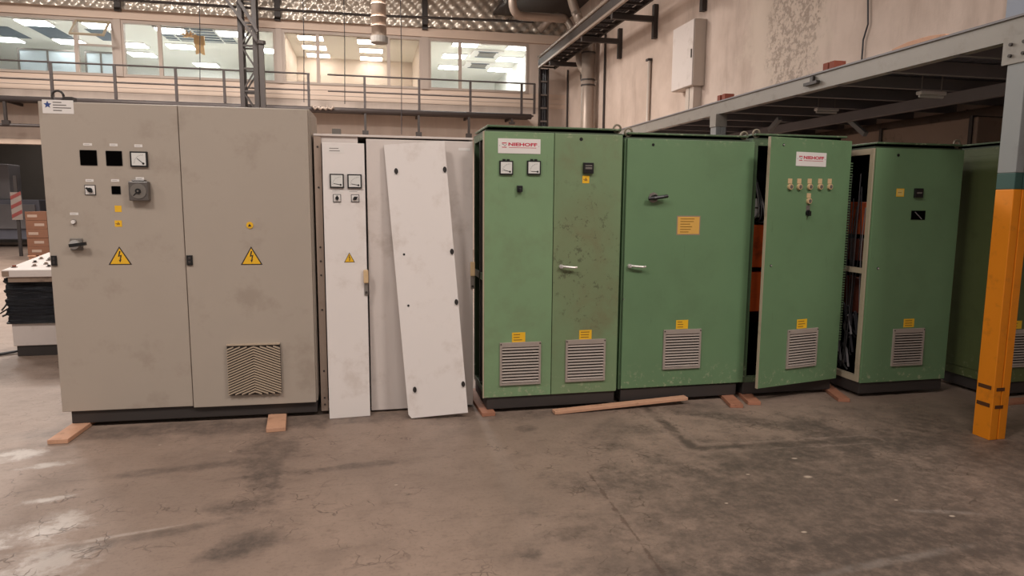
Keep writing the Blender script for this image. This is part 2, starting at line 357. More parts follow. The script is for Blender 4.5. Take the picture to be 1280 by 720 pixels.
# ------------------------------------------------------------------ fittings that repeat on the cabinet doors
def warn_triangle(T, dr, x0, y0, x1, y1, y=0):
    a, b, q, t = T.rect(x0, y0, x1, y1, y); c = (a+b)/2; h = t-q; w_ = b-a
    def tri(k): # inset
        return [(a+k*w_*.95, q+k*h*.55), (b-k*w_*.95, q+k*h*.55), (c, t-k*h*1.15)]
    mb = MB().prism(tri(0), y-.0012, y); mb.prism(tri(.09), y-.002, y-.001, 1)
    bolt = [(.06,.78),(-.02,.78),(-.1,.44),(.03,.48),(-.02,.24),(-.07,.27),(0,.1),(.1,.3),(.05,.27),(.12,.56),(-.01,.52)]
    mb.prism([(c+u*w_*.75, q+h*(.03+v_*.92)) for u, v_ in bolt], y-.0028, y-.0019, 0)
    o = mb.build('warning_triangle', ['ink', 'yellow'], dr); o['label'] = 'yellow triangle with black lightning bolt'
def sticker(T, dr, x0, y0, x1, y1, mat='yellow', lines=2, y=0, name='sticker', frame_=None, line_mat='print', mark=False):
    a, b, q, t = T.rect(x0, y0, x1, y1, y); mb = MB().box(a, b, y-.0012, y, q, t)
    mats = [mat, line_mat]
    for i in range(lines):
        zz = t-(t-q)*(i+.8)/(lines+.6); hh = (t-q)*.1/ max(1, lines/3)
        k = .5+.42*random.random() if lines > 1 else .8
        mb.box(a+(b-a)*.12, a+(b-a)*(.12+.76*k), y-.0018, y-.001, zz-hh/2, zz+hh/2, 1)
    if mark:
        c = (a+b)/2; mb.prism([(a+(b-a)*.25, q+(t-q)*.3), (b-(b-a)*.25, q+(t-q)*.3), (c, t-(t-q)*.2)], y-.0019, y-.001, 1)
    if frame_:
        f = .008; mats.append(frame_)
        mb.box(a-f, b+f, y-.0008, y, q-f, q, 2).box(a-f, b+f, y-.0008, y, t, t+f, 2).box(a-f, a, y-.0008, y, q, t, 2).box(b, b+f, y-.0008, y, q, t, 2)
    return mb.build(name, mats, dr)
def meter(T, dr, x0, y0, x1, y1, y=0, ang=-40, tabs=False):
    a, b, q, t = T.rect(x0, y0, x1, y1, y); w_ = b-a; h = t-q; e = w_*.09
    mb = MB().box(a, b, y-.014, y, q, t, 0).box(a+e, b-e, y-.0155, y-.012, q+e, t-e, 1)
    cx, cz = b-w_*.24, q+h*.22
    L = h*.5
    for i in range(9):    # arc scale
        an = math.radians(92+i*10.5); mb.bar((cx+math.cos(an)*L*1.05, y-.0158, cz+math.sin(an)*L*1.05), (cx+math.cos(an)*L*1.18, y-.0158, cz+math.sin(an)*L*1.18), .0016, .001, 0, (0,1,0))
    an = math.radians(180+ang); mb.bar((cx, y-.0162, cz), (cx+math.cos(an)*L, y-.0162, cz+math.sin(an)*L), .004, .001, 0, (0,1,0))
    mb.disc(cx, cz, w_*.07, y-.0168, y-.015, 10, 0)
    if tabs:
        for k in (.34, .64): mb.box(a+w_*k-.01, a+w_*k+.01, y-.01, y, t, t+.012)
    return mb.build('meter', ['black', 'dial'], dr)
def selector(T, dr, x0, y0, x1, y1, y=0, an=45):
    a, b, q, t = T.rect(x0, y0, x1, y1, y); c, d = (a+b)/2, (q+t)/2; r = (b-a)*.36; A_ = math.radians(an)
    mb = MB().box(a-.004, b+.004, y-.004, y, q-.004, t+.004, 1).box(a, b, y-.006, y, q, t, 0).disc(c, d, r*.72, y-.016, y-.005, 14, 1)
    mb.bar((c-math.cos(A_)*r*1.05, y-.02, d-math.sin(A_)*r*1.05), (c+math.cos(A_)*r*1.05, y-.02, d+math.sin(A_)*r*1.05), r*.5, .014, 1, (0,1,0))
    return mb.build('selector_switch', ['plate', 'black'], dr)
def tri_handle(T, dr, x0, y0, x1, y1, y=0):   # small chrome turn handle, boss at left
    a, b, q, t = T.rect(x0, y0, x1, y1, y); r = .016; zc = (q+t)/2
    mb = MB().disc(a+r, zc, r, y-.02, y, 14).path([(a+r, y-.026, zc+.004), (a+r+.03, y-.034, zc), (b-.02, y-.036, zc-.006), (b, y-.032, zc-.004)], .0085, 8)
    mb.disc(a+r, zc, r*.6, y-.035, y-.018, 10)
    return mb.build('door_handle', 'chrome', dr, smooth=False)
def louver(T, dr, x0, y0, x1, y1, n_=12, y=0):
    a, b, q, t = T.rect(x0, y0, x1, y1, y); e = .016; top = .035
    mb = MB().box(a, a+e, y-.014, y, q, t).box(b-e, b, y-.014, y, q, t).box(a+e, b-e, y-.014, y, q, q+e).box(a+e, b-e, y-.014, y, t-top, t)
    mb.box(a+e, b-e, y-.003, y-.001, q+e, t-top, 1)
    for k in range(2): mb.disc(a+e/2 if k else b-e/2, t-.012, .005, y-.016, y-.012, 8, 1)
    g = mb.build('louver_frame', ['louver', 'void'], dr, .001); z0, z1 = q+e, t-top; st = (z1-z0)/n_
    me = None
    for i in range(n_):
        zz = z1-(i+.2)*st
        if me is None:
            s = MB().hexa([(a+e, y-.017, -st*.56), (b-e, y-.017, -st*.56), (b-e, y-.015, -st*.56+.001), (a+e, y-.015, -st*.56+.001), (a+e, y-.005, -.001), (b-e, y-.005, -.001), (b-e, y-.003, 0), (a+e, y-.003, 0)])
            so = s.build('louver_slat', 'louver', dr); me = so.data
        else: so = bpy.data.objects.new('louver_slat', me); COL.objects.link(so); so.parent = dr
        so.location = (0, 0, zz)
def recess(T, dr, x0, y0, x1, y1, y=0, name='cutout'):  # flat near-black plate, the hole's shade put into its colour
    a, b, q, t = T.rect(x0, y0, x1, y1, y); mb = MB().box(a, b, y-.0012, y, q, t, 0)
    mb.box(a-.002, a, y-.003, y, q, t, 1).box(b, b+.002, y-.003, y, q, t, 1).box(a, b, y-.003, y, t, t+.002, 1).box(a, b, y-.003, y, q-.002, q, 1)
    return mb.build(name, ['void', 'black'], dr)
def button(T, dr, px, py, r, mat='plate', y=0, name='push_button', ring='steel', depth=.014):
    x, z = T.l(px, py, y); mb = MB().disc(x, z, r, y-.005, y, 16, 0).disc(x, z, r*.72, y-depth, y-.004, 14, 1)
    return mb.build(name, [ring, mat], dr)
def hole(T, dr, px, py, r, y=0, name='lock_hole', ring=None):
    x, z = T.l(px, py, y); mb = MB().disc(x, z, r, y-.002, y, 14, 0)
    if ring: mb.disc(x, z, r*.55, y-.008, y-.001, 12, 1)
    return mb.build(name, ['black', ring or 'black'], dr)
def nameplate(T, dr, x0, y0, x1, y1, y=0):
    a, b, q, t = T.rect(x0, y0, x1, y1, y); w_, h = b-a, t-q
    mb = MB().box(a, b, y-.003, y, q, t)
    pl = mb.build('name_plate', 'plate', dr); pl['label'] = 'white plate reading NIEHOFF in red'
    text('NIEHOFF', a+w_*.24, a+w_*.92, q+h*.5, y-.003, 'red', dr, bold=.035, h=h*.23)
    k = MB()
    k.box(a+w_*.25, a+w_*.9, y-.0036, y-.003, q+h*.38, q+h*.41)
    cx = a+w_*.145; hw = w_*.055      # emblem: two red bars with dark wire strokes between
    k.box(cx-hw, cx+hw, y-.0036, y-.003, q+h*.66, q+h*.72).box(cx-hw, cx+hw, y-.0036, y-.003, q+h*.38, q+h*.43)
    k.bar((cx-hw, y-.0034, q+h*.63), (cx+hw*.1, y-.0034, q+h*.55), .003, .0006, 1, (0,1,0)).bar((cx+hw, y-.0034, q+h*.62), (cx+hw*.1, y-.0034, q+h*.47), .003, .0006, 1, (0,1,0))
    k.box(a+w_*.03, a+w_*.045, y-.0036, y-.003, q+h*.5, q+h*.53, 1).box(a+w_*.955, a+w_*.97, y-.0036, y-.003, q+h*.5, q+h*.53, 1)
    k.build('emblem', ['red', 'ink'], dr)
def eyebolt(parent, x, y, z, r=.028, mat='eye'):
    mb = MB().path([(x+math.cos(a)*r, y, z+r+.012+math.sin(a)*r) for a in [2*math.pi*i/14 for i in range(15)]], .008, 6)
    mb.disc(x, z+.006, .001, y-.001, y+.001, 6); mb.path([(x, y, z), (x, y, z+.014)], .013, 8)
    return mb.build('lifting_eye', mat, parent, smooth=True)
# ================================================================== THE SETTING
WX, WY = 6.6, 22.3
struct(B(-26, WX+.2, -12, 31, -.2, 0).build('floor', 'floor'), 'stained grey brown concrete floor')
struct(B(WX, WX+.2, -12, WY+.2, 0, 12.4).build('wall_right', 'plaster'), 'tall stained plaster wall')
def bx(px, y=WY, py=90): return ony(px, py, y).x
ZB, ZT = 5.15, 6.76
OPL, OPR, OPT = -14.5, -7.0, 3.14
mb = MB().box(-26, OPL, WY, WY+.2, 0, ZB-.45).box(OPR, WX, WY, WY+.2, 0, ZB-.45).box(OPL, OPR, WY, WY+.2, OPT, ZB-.45)
struct(mb.build('wall_back', 'backwall'), 'streaked lower back wall under the walkway')
wb_ = struct(B(-26, WX, WY-.02, WY+.2, ZB-.45, ZB).build('wall_back_band', 'board'), 'pinkish board band under the windows')
for zz in (ZB-.3, ZB-.14): B(-26, WX, WY-.035, WY-.02, zz-.012, zz+.012).build('seam_strip', 'backwall', wb_)
struct(B(-26, WX, WY-.1, WY+.2, ZT, ZT+.27).build('trim_1', 'board'), 'beam above the office windows')
# door frame lip around dark opening
struct(MB().box(OPL, OPR, WY-.08, WY, OPT, OPT+.14).box(OPR, OPR+.12, WY-.06, WY, 0, OPT+.14).build('trim_2', 'board'), 'lintel over the dark opening')
# quilted foil above: real pillows
def foil(x0, x1, z0, z1, y):
    nx = int((x1-x0)/.065); nz = int((z1-z0)/.05); vs = []; fs = []
    for j in range(nz+1):
        for i in range(nx+1):
            x = x0+(x1-x0)*i/nx; z = z0+(z1-z0)*j/nz
            u = (x+z)/.36; v = (x-z)/.36
            h = .085*(abs(math.sin(math.pi*u))*abs(math.sin(math.pi*v)))**.6 + .012*math.sin(x*7+z*5)
            vs.append((x, y-h, z))
    for j in range(nz):
        for i in range(nx):
            k = j*(nx+1)+i; fs.append((k, k+1, k+nx+2, k+nx+1))
    return MB().add(vs, fs).build('wall_back_foil', 'foil', smooth=True)
struct(foil(-20, WX, ZT+.25, 9.0, WY+.02), 'quilted silver foil insulation above the windows')
mb = MB().add([(-26, WY+.2, 9.0), (WX+.2, WY+.2, 9.0), (WX+.2, -12, 12.4), (-26, -12, 12.4)], [(0, 1, 2, 3)]); struct(mb.build('ceiling', 'roofgrey'), 'roof of the hall')
mb = MB().box(4.1, WX, 17.5, WY-.15, 7.55, 7.62); struct(mb.build('trim_3', 'darksteel'), 'dark soffit in the upper corner')
# steel flats on the foil wall and long rods
for px in (148, 347, 531):
    x = bx(px, WY-.12, 20); tag(MB().box(x-.085, x+.085, WY-.2, WY-.1, ZT+.2, 9).build('steel_hanger', 'darksteel'), f'flat steel hanger on the foil insulation, {"leftmost above the first office window post" if px==148 else "middle one above the lattice column" if px==347 else "rightmost near the hanging duct"}', 'hanger', 'flat hangers over the office windows')
a, b = ony(100, -3, 21.6), ony(690, 29, 21.6)
tag(MB().path([(-14, 21.6, a.z), (0, 21.6, a.z+.02), (5.3, 21.6, b.z)], .04, 8).build('service_pipe', 'darksteel'), 'long thin dark pipe running in front of the foil insulation', 'pipe')
# office windows
def window(idx, px0, px1, mull, panes, gl, label, x0=None):
    xa = x0 if x0 is not None else bx(px0); xb = bx(px1); f = .07
    mb = MB().box(xa, xa+f, WY-.05, WY+.1, ZB, ZT).box(xb-f, xb, WY-.05, WY+.1, ZB, ZT).box(xa+f, xb-f, WY-.05, WY+.1, ZB, ZB+f).box(xa+f, xb-f, WY-.05, WY+.1, ZT-f*1.4, ZT)
    wn = struct(mb.build(f'window_{idx}', 'winframe'), label); xs = [xa+f]
    for p in mull:
        c = bx(p); MB().box(c-.05, c+.05, WY-.04, WY+.08, ZB+f, ZT-f*1.4).build('mullion', 'winframe', wn); xs += [c-.05, c+.05]
    xs.append(xb-f)
    for i in range(0, len(xs), 2):
        if (i//2) in panes: MB().box(xs[i], xs[i+1], WY+.01, WY+.02, ZB+f, ZT-f*1.4).build('pane', gl, wn)
    return wn, xs
w1, xs1 = window(1, 0, 146, [98], [0], 'glass', 'office window with an open top-hung sash', -14)
w2_, _ = window(2, 155, 346, [202], [0, 1], 'glass', 'bright office window behind the lattice column')
w3, _ = window(3, 354, 527, [398, 486], [0, 1, 2], 'tintglass', 'brown tinted office window')
w4, _ = window(4, 536, 660, [575], [0, 1], 'glass', 'bright office window next to the corner')
for k, (p0, p1) in enumerate(((146, 155), (346, 354), (527, 536))):
    struct(B(bx(p0), bx(p1), WY-.08, WY+.15, ZB, ZT).build(f'trim_{k+4}', 'winframe'), 'post between office windows')
struct(B(bx(660), WX, WY-.03, WY+.2, ZB, ZT).build('wall_back_corner', 'backwall'), 'short wall piece beside the last window')
# fixed lower pane and open sash in window 1
xa, xb = xs1[2], xs1[3]
MB().box(xa, xb, WY-.03, WY+.06, 5.98, 6.03).build('transom', 'winframe', w1)
MB().box(xa, xb, WY+.01, WY+.02, ZB+.07, 5.98).build('pane', 'glass', w1)
sash = MB(); sl = .76; sw = xb-xa
sash.box(0, .05, -.03, .02, -sl, 0).box(sw-.05, sw, -.03, .02, -sl, 0).box(.05, sw-.05, -.03, .02, -.05, 0).box(.05, sw-.05, -.03, .02, -sl, -sl+.05, 0)
so = sash.build('open_sash', 'creamframe', w1); so.matrix_local = Matrix.Translation((xa, WY-.06, ZT-.1)) @ Matrix.Rotation(math.radians(-48), 4, 'X')
MB().box(.05, sw-.05, -.01, 0, -sl+.05, -.05).build('sash_pane', 'glass', so)
# office behind the glass
OF, OC, OB = 4.62, 6.98, 31.0
xr = [-16, bx(350), bx(531), 5.9]
struct(MB().box(xr[0], xr[3], WY+.2, OB, OF-.1, OF).build('floor_office', 'officewall'), 'office floor behind the windows')
struct(MB().box(xr[0], xr[3], WY+.2, OB, OC, OC+.1).build('ceiling_office', 'officeceil'), 'office ceiling')
struct(MB().box(xr[0], xr[3], OB, OB+.1, OF, OC).build('wall_office_back', 'officewall'), 'office rear wall')
for k, x in enumerate(xr):
    struct(MB().box(x-.05, x+.05, WY+.2, OB, OF, OC).build(f'wall_office_{["left","first","second","right"][k]}', 'officewall' if k in (0, 3) else 'officetan'), 'office partition wall')
struct(MB().box(xr[1]+.06, xr[2]-.06, 27.4, 27.5, OF, OC).build('wall_office_tan', 'officetan'), 'tan blind wall of the middle office')
for p0, p1 in ((22, 97), (106, 146)):
    x0, x1 = ony(p0, 75, 26.8).x, ony(p1, 75, 26.8).x
    t = Thing('office_partition', 'pale blue glazed partition behind ' + ('the leftmost window pane' if p0 == 22 else 'the open window sash'), 'partition', frame(x0, 26.8, OF), 'blue office partitions')
    W_ = x1-x0
    MB().box(0, W_, 0, .05, 0, .06).box(0, W_, 0, .05, 2.02, 2.08).box(0, .06, 0, .05, .06, 2.02).box(W_-.06, W_, 0, .05, .06, 2.02).box(W_*.5-.03, W_*.5+.03, 0, .05, .06, 2.02).build('frame', 'grey', t.o)
    MB().box(.06, W_*.5-.03, .02, .03, .06, 2.02).build('panel', 'officeblue', t.o); MB().box(W_*.5+.03, W_-.06, .02, .03, .06, 2.02).build('panel', 'officeblue', t.o)
def office_light(px, py, label, sx=.9, sy=.6):
    g = onz(px, py, OC)
    if g.y > OB-.6: g.y = OB-.6
    t = Thing('office_ceiling_light', label, 'ceiling light', frame(g.x, g.y, OC-.06), 'bright office ceiling panels')
    MB().box(-sx/2, sx/2, -sy/2, sy/2, .02, .06).build('housing', 'plate', t.o)
    MB().box(-sx/2+.03, sx/2-.03, -sy/2+.03, sy/2-.03, 0, .02).build('diffuser', 'panel_light', t.o)
L = 'square lit ceiling panel seen through '
for px, py, lb in [(43, 27, 'the leftmost pane, nearest the glass'), (8, 48, 'the leftmost pane at the frame edge'), (126, 31, 'the open sash'), (88, 51, 'the leftmost pane beside its mullion'),
                   (214, 37, 'the second window, just right of its mullion'), (166, 55, 'the narrow pane left of the ornament'), (226, 57, 'the second window below the ornament'), (178, 67, 'the narrow pane, lowest one'),
                   (290, 41, 'the second window left of the lattice column'), (258, 80, 'the second window, lowest one'), (333, 62, 'the second window right of the lattice column'),
                   (388, 46, 'the brown window, left row, nearest'), (393, 58, 'the brown window, left row, middle'), (398, 68, 'the brown window, left row, farthest'), (462, 51, 'the brown window, right row, nearest'), (464, 62, 'the brown window, right row, middle'), (464, 72, 'the brown window, right row, farthest'),
                   (582, 54, 'the corner window, left row, nearest'), (568, 69, 'the corner window, left row, middle'), (562, 83, 'the corner window, left row, farthest'), (650, 58, 'the corner window, right row, nearest'), (636, 73, 'the corner window, right row, middle'), (624, 86, 'the corner window, right row, farthest')]:
    office_light(px, py, L+lb, *((.85, .6) if 355 < px < 500 else (.9, .7)))
for px, py, lb in ((608, 66, 'nearer'), (598, 80, 'farther')):
    g = onz(px, py, OC); t = Thing('air_conditioner', f'square ceiling air conditioner behind the corner window, {lb} of the two', 'air conditioner', frame(g.x, g.y, OC-.085), 'ceiling air conditioners')
    MB().box(-.55, .55, -.55, .55, .02, .08).build('housing', 'plate', t.o, .01); MB().box(-.3, .3, -.3, .3, 0, .03).build('intake_grille', 'grey', t.o)
    for k in (-1, 1): MB().box(-.36, .36, k*.43-.05, k*.43+.05, .005, .03).build('air_slot', 'gapdark', t.o)
for k, (px, py, sx, sy) in enumerate(((62, 39, .8, 2.2), (130, 44, .6, 1.6), (246, 44, 2.2, 1.9), (8, 40, .8, 1.6))):
    g = onz(px, py, OC)
    t = struct(B(g.x-sx/2, g.x+sx/2, g.y-sy/2, g.y+sy/2, OC-.012, OC).build(f'trim_{20+k}', 'gapdark'), 'open bay in the office ceiling')
    if k == 2:
        for i in range(5): B(g.x-sx/2, g.x+sx/2, g.y-sy/2+.2+i*.37-.02, g.y-sy/2+.2+i*.37+.02, OC-.03, OC-.012).build('ceiling_batten', 'officewall', t)
        for i in range(3): B(g.x-sx/2+.4+i*.7-.02, g.x-sx/2+.4+i*.7+.02, g.y-sy/2, g.y+sy/2, OC-.03, OC-.012).build('ceiling_batten', 'officewall', t)
# straw ornament hanging inside
g = ony(244, 55, 23.3); t = Thing('hanging_ornament', 'straw coloured tasselled ornament hanging inside the second office window', 'ornament', frame(g.x, g.y, g.z-.5))
mb = MB()
for i in range(26):
    a = random.uniform(0, 6.28); e = random.uniform(-.3, 1.2); r = random.uniform(.2, .34); c = V((-.16, 0, .72))
    mb.bar(c, c+V((math.cos(a)*math.cos(e), .4*math.sin(a)*math.cos(e), math.sin(e)*.6))*r, .03, .02)
mb.build('tuft', 'ornament', t.o)
mb = MB()
for i in range(14):
    x = .0+.018*i; l = .2+.32*abs(math.sin(i*1.7)); mb.bar((x, random.uniform(-.06, .06), .7), (x+.03, random.uniform(-.08, .08), .7-l), .05, .04)
mb.box(-.02, .27, -.07, .07, .5, .74); mb.build('tassels', 'ornament', t.o)
MB().path([(.1, 0, .7), (.1, 0, OC-g.z+.5)], .006, 5).build('string', 'ink', t.o)

# walkway with railing in front of the office windows
RY = 21.3
def rx(px): return ony(px, 120, RY).x
wk = Thing('walkway', 'narrow steel walkway along the back wall below the office windows', 'walkway', frame(-14, RY, 4.2))
X1 = rx(668)+14
MB().box(0, X1, .08, .98, .1, .14).build('deck', 'darksteel', wk.o)
MB().path([(0, 0, .08), (X1-.1, 0, .08)], .085, 10).build('edge_tube', 'rail', wk.o, smooth=True)
MB().path([(0, .02, -.62), (rx(120)+14, .02, -.62)], .045, 8).build('lower_pipe', 'rail', wk.o, smooth=True)
for px in (5, 75, 456, 523, 586, 640):
    x = rx(px)+14
    MB().box(x-.035, x+.035, -.04, .03, -.55 if px < 620 else -.12, .06).box(x-.09, x+.09, -.05, .06, -.62 if px < 620 else -.17, -.5 if px < 620 else -.1).box(x-.03, x+.03, .0, .98, 0, .08).build('bracket', 'darksteel', wk.o)
def railing(px0, px1, posts, label):
    t = Thing('railing', label, 'railing', frame(rx(px0), RY, 4.37)); x0 = rx(px0); Lr = rx(px1)-x0
    MB().path([(0, 0, .93), (Lr, 0, .93)], .025, 8).build('top_rail', 'rail', t.o); MB().path([(0, 0, .45), (Lr, 0, .45)], .018, 8).build('middle_rail', 'rail', t.o)
    for p in posts: MB().box(rx(p)-x0-.035, rx(p)-x0+.035, -.03, .03, 0, .93).build('post', 'rail', t.o)
railing(-110, 388, (-90, -15, 66, 145, 221, 281, 386), 'dark steel railing on the walkway, left of the gap')
railing(410, 669, (456, 524, 588, 652, 668), 'dark steel railing on the walkway, right of the gap')
g = rx(396)
tag(MB().path([(g-.15+i*.05+.02*math.cos(i*2.2), RY-.14+.0*i, 4.32+.05*math.sin(i*2.2)) for i in range(14)], .045, 6).build('coiled_hose', 'pipe', smooth=True), 'coil of pale hose lying on the walkway edge at the railing gap', 'hose')
# lattice column
LY = 20.7
c0, c1 = ony(301, 60, LY).x, ony(319, 60, LY).x
t = Thing('lattice_column', 'dark steel lattice column rising behind the beige cabinet', 'column', frame(c0, LY, 0)); W_ = c1-c0; top = 9.2
for (ax, ay) in ((0, 0), (W_, 0), (0, W_), (W_, W_)): MB().box(ax-.06, ax+.06, ay-.05, ay+.05, 0, top).build('leg', 'darksteel', t.o)
st = .62; k = 0; z = .3
while z < top-st:
    for yy in (0, W_):
        MB().bar((0, yy, z), (W_, yy, z), .05, .05).build('rung', 'darksteel', t.o)
        a, b = ((0, yy, z), (W_, yy, z+st)) if k % 2 else ((W_, yy, z), (0, yy, z+st))
        MB().bar(a, b, .04, .04).build('brace', 'darksteel', t.o)
    z += st; k += 1
px_ = ony(327, 60, LY-.2).x; pz = ony(327, 55, LY-.2).z
t = Thing('braced_post', 'single steel post with slanting stays right beside the lattice column', 'post', frame(px_, LY-.25, 0))
MB().box(-.065, .065, -.06, .06, 0, pz).build('post', 'darksteel', t.o)
for (ax, ay), (bx_, by_) in (((268, -20), (325, 56)), ((284, -22), (322, 40))):
    a, b = ony(ax, ay, LY-.25), ony(bx_, by_, LY-.25); MB().bar((a.x-px_, 0, a.z), (b.x-px_, 0, b.z), .07, .07).build('stay', 'darksteel', t.o)
MB().path([(0, 0, pz-.02), (0, 0, pz+.07)], .12, 10).build('cap', 'darksteel', t.o)
# hanging round duct
DY = 14.0
a, b = ony(473, -40, DY), ony(474, 50, DY)
t = Thing('hanging_duct', 'round vertical duct hanging from the roof over the white cabinet', 'duct', frame(b.x, DY, b.z)); r_ = .145
MB().path([(0, 0, .04), (0, 0, 4.6)], r_, 18).build('tube', 'pipe', t.o, smooth=True)
for zz in (.25, .42, .66, .9): MB().path([(0, 0, zz), (0, 0, zz+.02)], r_+.012, 18).build('seam_ring', 'pipe', t.o)
MB().path([(0, 0, -.06), (0, 0, .06)], r_+.025, 18).build('end_collar', 'grey', t.o)
# thin drop wires
for k, (px, y0, y1, Yw, lb) in enumerate(((378, 0, 128, 20.9, 'left of the railing gap'), (429, 0, 130, 20.9, 'at the railing gap'), (500, 0, 168, 20.9, 'just right of the hanging duct'), (248, 0, 100, 20.9, 'in front of the straw ornament'))):
    a, b = ony(px, y0-30, Yw), ony(px+2, y1, Yw)
    tag(MB().path([(a.x, Yw, 9.1), (a.x, Yw, a.z), ((a.x+b.x)/2+.02, Yw, (a.z+b.z)/2), (b.x, Yw, b.z)], .012, 5).build('drop_wire', 'cabledark'), 'thin wire hanging from the roof, ' + lb, 'wire', 'thin drop wires')
# right wall: cable ladder
TX = 5.5; TZ = 6.17
t = Thing('cable_tray', 'ladder shaped cable tray on wall brackets high along the plaster wall', 'cable tray', frame(TX, 9, 0)); Lt = 21.6-9
MB().path([(0, 0, TZ+.02), (0, Lt, TZ+.02)], .05, 8).build('upper_rail', 'pipe', t.o, smooth=True)
MB().box(-.03, .03, 0, Lt, TZ-.33, TZ-.27).build('lower_rail', 'pipe', t.o); MB().box(.5, .55, 0, Lt, TZ-.33, TZ-.2).build('inner_rail', 'darksteel', t.o)
MB().box(-.02, .01, 0, Lt, TZ-.27, TZ-.06).build('side_plate', 'darksteel', t.o)
i = .3
while i < Lt: MB().box(0, .5, i, i+.04, TZ-.32, TZ-.27).build('rung', 'darksteel', t.o); i += .42
for k in range(6): MB().path([(.06+.07*k, 0, TZ-.2+.03*(k % 2)), (.07+.07*k, Lt*.5, TZ-.22), (.06+.07*k, Lt, TZ-.2)], .028, 6).build('cable', 'cabledark', t.o)
for yb in (20.3-9, 17.2-9, 15.0-9, 12.7-9, 10.5-9):
    MB().box(0, WX-TX-.08, yb-.05, yb+.05, TZ-.48, TZ-.36).build('bracket_arm', 'darksteel', t.o); MB().box(WX-TX-.1, WX-TX, yb-.06, yb+.06, TZ-.85, TZ-.1).build('bracket_leg', 'darksteel', t.o)
# vertical ladder at back wall
a = ony(674, 120, 21.7).x; b = ony(686, 120, 21.7).x
t = Thing('cable_ladder', 'dark vertical cable ladder in the back corner below the tray', 'cable ladder', frame(a, 21.7, 0))
MB().box(0, .05, 0, .12, 0, TZ-.3).build('side_rail', 'darksteel', t.o); MB().box(b-a-.05, b-a, 0, .12, 0, TZ-.3).build('side_rail', 'darksteel', t.o)
z = .4
while z < TZ-.4: MB().box(.05, b-a-.05, .02, .06, z, z+.05).build('rung', 'steel', t.o); z += .42
for k in range(3): MB().path([(.09+.07*k, .1, .2), (.09+.07*k, .1, TZ-.3)], .04, 6).build('cable', 'cabledark', t.o)
# insulated pipes in the upper corner
def bend(pts, r=.35, n=6):
    out = [V(pts[0])]
    for i in range(1, len(pts)-1):
        p, a, b = V(pts[i]), V(pts[i-1]), V(pts[i+1]); u = (a-p).normalized()*r; v = (b-p).normalized()*r
        for k in range(n+1):
            s_ = k/n; out.append(p+u*(1-s_)**2+v*s_**2)
    out.append(V(pts[-1])); return out
def wp(px, py, Y): return ony(px, py, Y)
for k, (pts, r, lb) in enumerate((
    ([wp(640, -30, 17.6), wp(641, 20, 17.6), wp(690, 22, 18.1), wp(706, 24, 18.2)], .11, 'insulated pipe bending under the foil wall, leftmost in the upper corner'),
    ([wp(674, 38, 21.2), wp(698, 15, 20.9), wp(716, 34, 20.7), wp(719, 60, 20.6)], .11, 'short arched insulated pipe ending beside the last window'),
    ([wp(710, -30, 18.9), wp(716, 8, 18.9), wp(726, 28, 18.9), wp(730, 44, 18.9)], .13, 'insulated pipe coming down next to the cable tray'))):
    mb = MB().path(bend(pts), r, 12); o = mb.build('insulated_pipe', 'pipe', smooth=True); tag(o, lb, 'pipe', 'insulated pipes in the corner')
    mid = V(pts[2]); d = (V(pts[2])-V(pts[1])).normalized()
# vertical round duct on the right wall
c = onx(735, 100, 6.3); t = Thing('wall_duct', 'vertical round duct standing against the plaster wall below the cable tray', 'duct', frame(6.3, c.y, 0))
MB().path([(0, 0, 0), (0, 0, 6.4)], .19, 16).build('tube', 'pipe', t.o, smooth=True)
for zz in (4.9, 5.05, 5.8): MB().path([(0, 0, zz), (0, 0, zz+.04)], .205, 16).build('seam_ring', 'darksteel', t.o)
MB().path(bend([(0, 0, 5.15), (-.1, .5, 5.6), (-.12, .6, 6.3)], .2), .11, 10).build('branch', 'pipe', t.o, smooth=True)
c = onx(755, 100, 6.55); tag(MB().path([(6.56, c.y, 0), (6.56, c.y, 7.4)], .03, 8).build('wall_conduit', 'darksteel'), 'thin dark vertical conduit right of the round wall duct', 'conduit')
c = onx(707, 120, 6.56); tag(MB().path([(6.56, 21.9, 0), (6.56, 21.9, 5.9)], .03, 8).build('wall_conduit', 'darksteel'), 'thin dark vertical conduit in the very corner of the back wall', 'conduit')
c = onx(812, 75, 6.55); t = Thing('conduit_riser', 'plaster coloured conduit with bent top ending midway up the plaster wall', 'conduit', frame(6.55, c.y, 0))
MB().path([(0, 0, 0), (0, 0, c.z)], .045, 8).build('tube', 'box', t.o, smooth=True); MB().box(-.06, .045, -.06, .09, c.z-.02, c.z+.03).build('end_cap', 'darksteel', t.o)
# wall box
a, b = onx(840, 76, 6.33), onx(865, 70, 6.33)
zt, zb = onx(840, 38, 6.33).z, onx(840, 115, 6.33).z
yb_, yf_ = a.y, onx(866, 70, 6.33).y
t = Thing('wall_enclosure', 'pale steel enclosure box mounted high on the plaster wall', 'box', frame(6.33, yf_, zb)); hh = zt-zb; dd = yb_-yf_
MB().box(.02, .27, 0, dd, 0, hh).build('body', 'box', t.o, .01); MB().box(0, .02, .01, dd-.01, .01, hh-.01).build('door', 'offwhite', t.o, .006)
MB().box(-.02, 0, .04, .07, hh*.42, hh*.55).build('latch', 'grey', t.o)
t2 = Thing('cable_trunking', 'grey trunking dropping from the wall enclosure to the platform', 'trunking', frame(6.42, yf_+.1, 2.9)); MB().box(0, .18, 0, .34, 0, zb-2.9).build('cover', 'box', t2.o, .006); MB().box(-.004, 0, .16, .18, 0, zb-2.9).build('seam', 'grey', t2.o)
# thin wire on the wall to the right
a = [onx(1085, -15, 6.57), onx(1085, 30, 6.57), onx(1079, 50, 6.57), onx(1077, 78, 6.57)]
tag(MB().path(a, .012, 5).build('wall_wire', 'cabledark'), 'thin dark wire hanging down the plaster wall above the platform', 'wire')

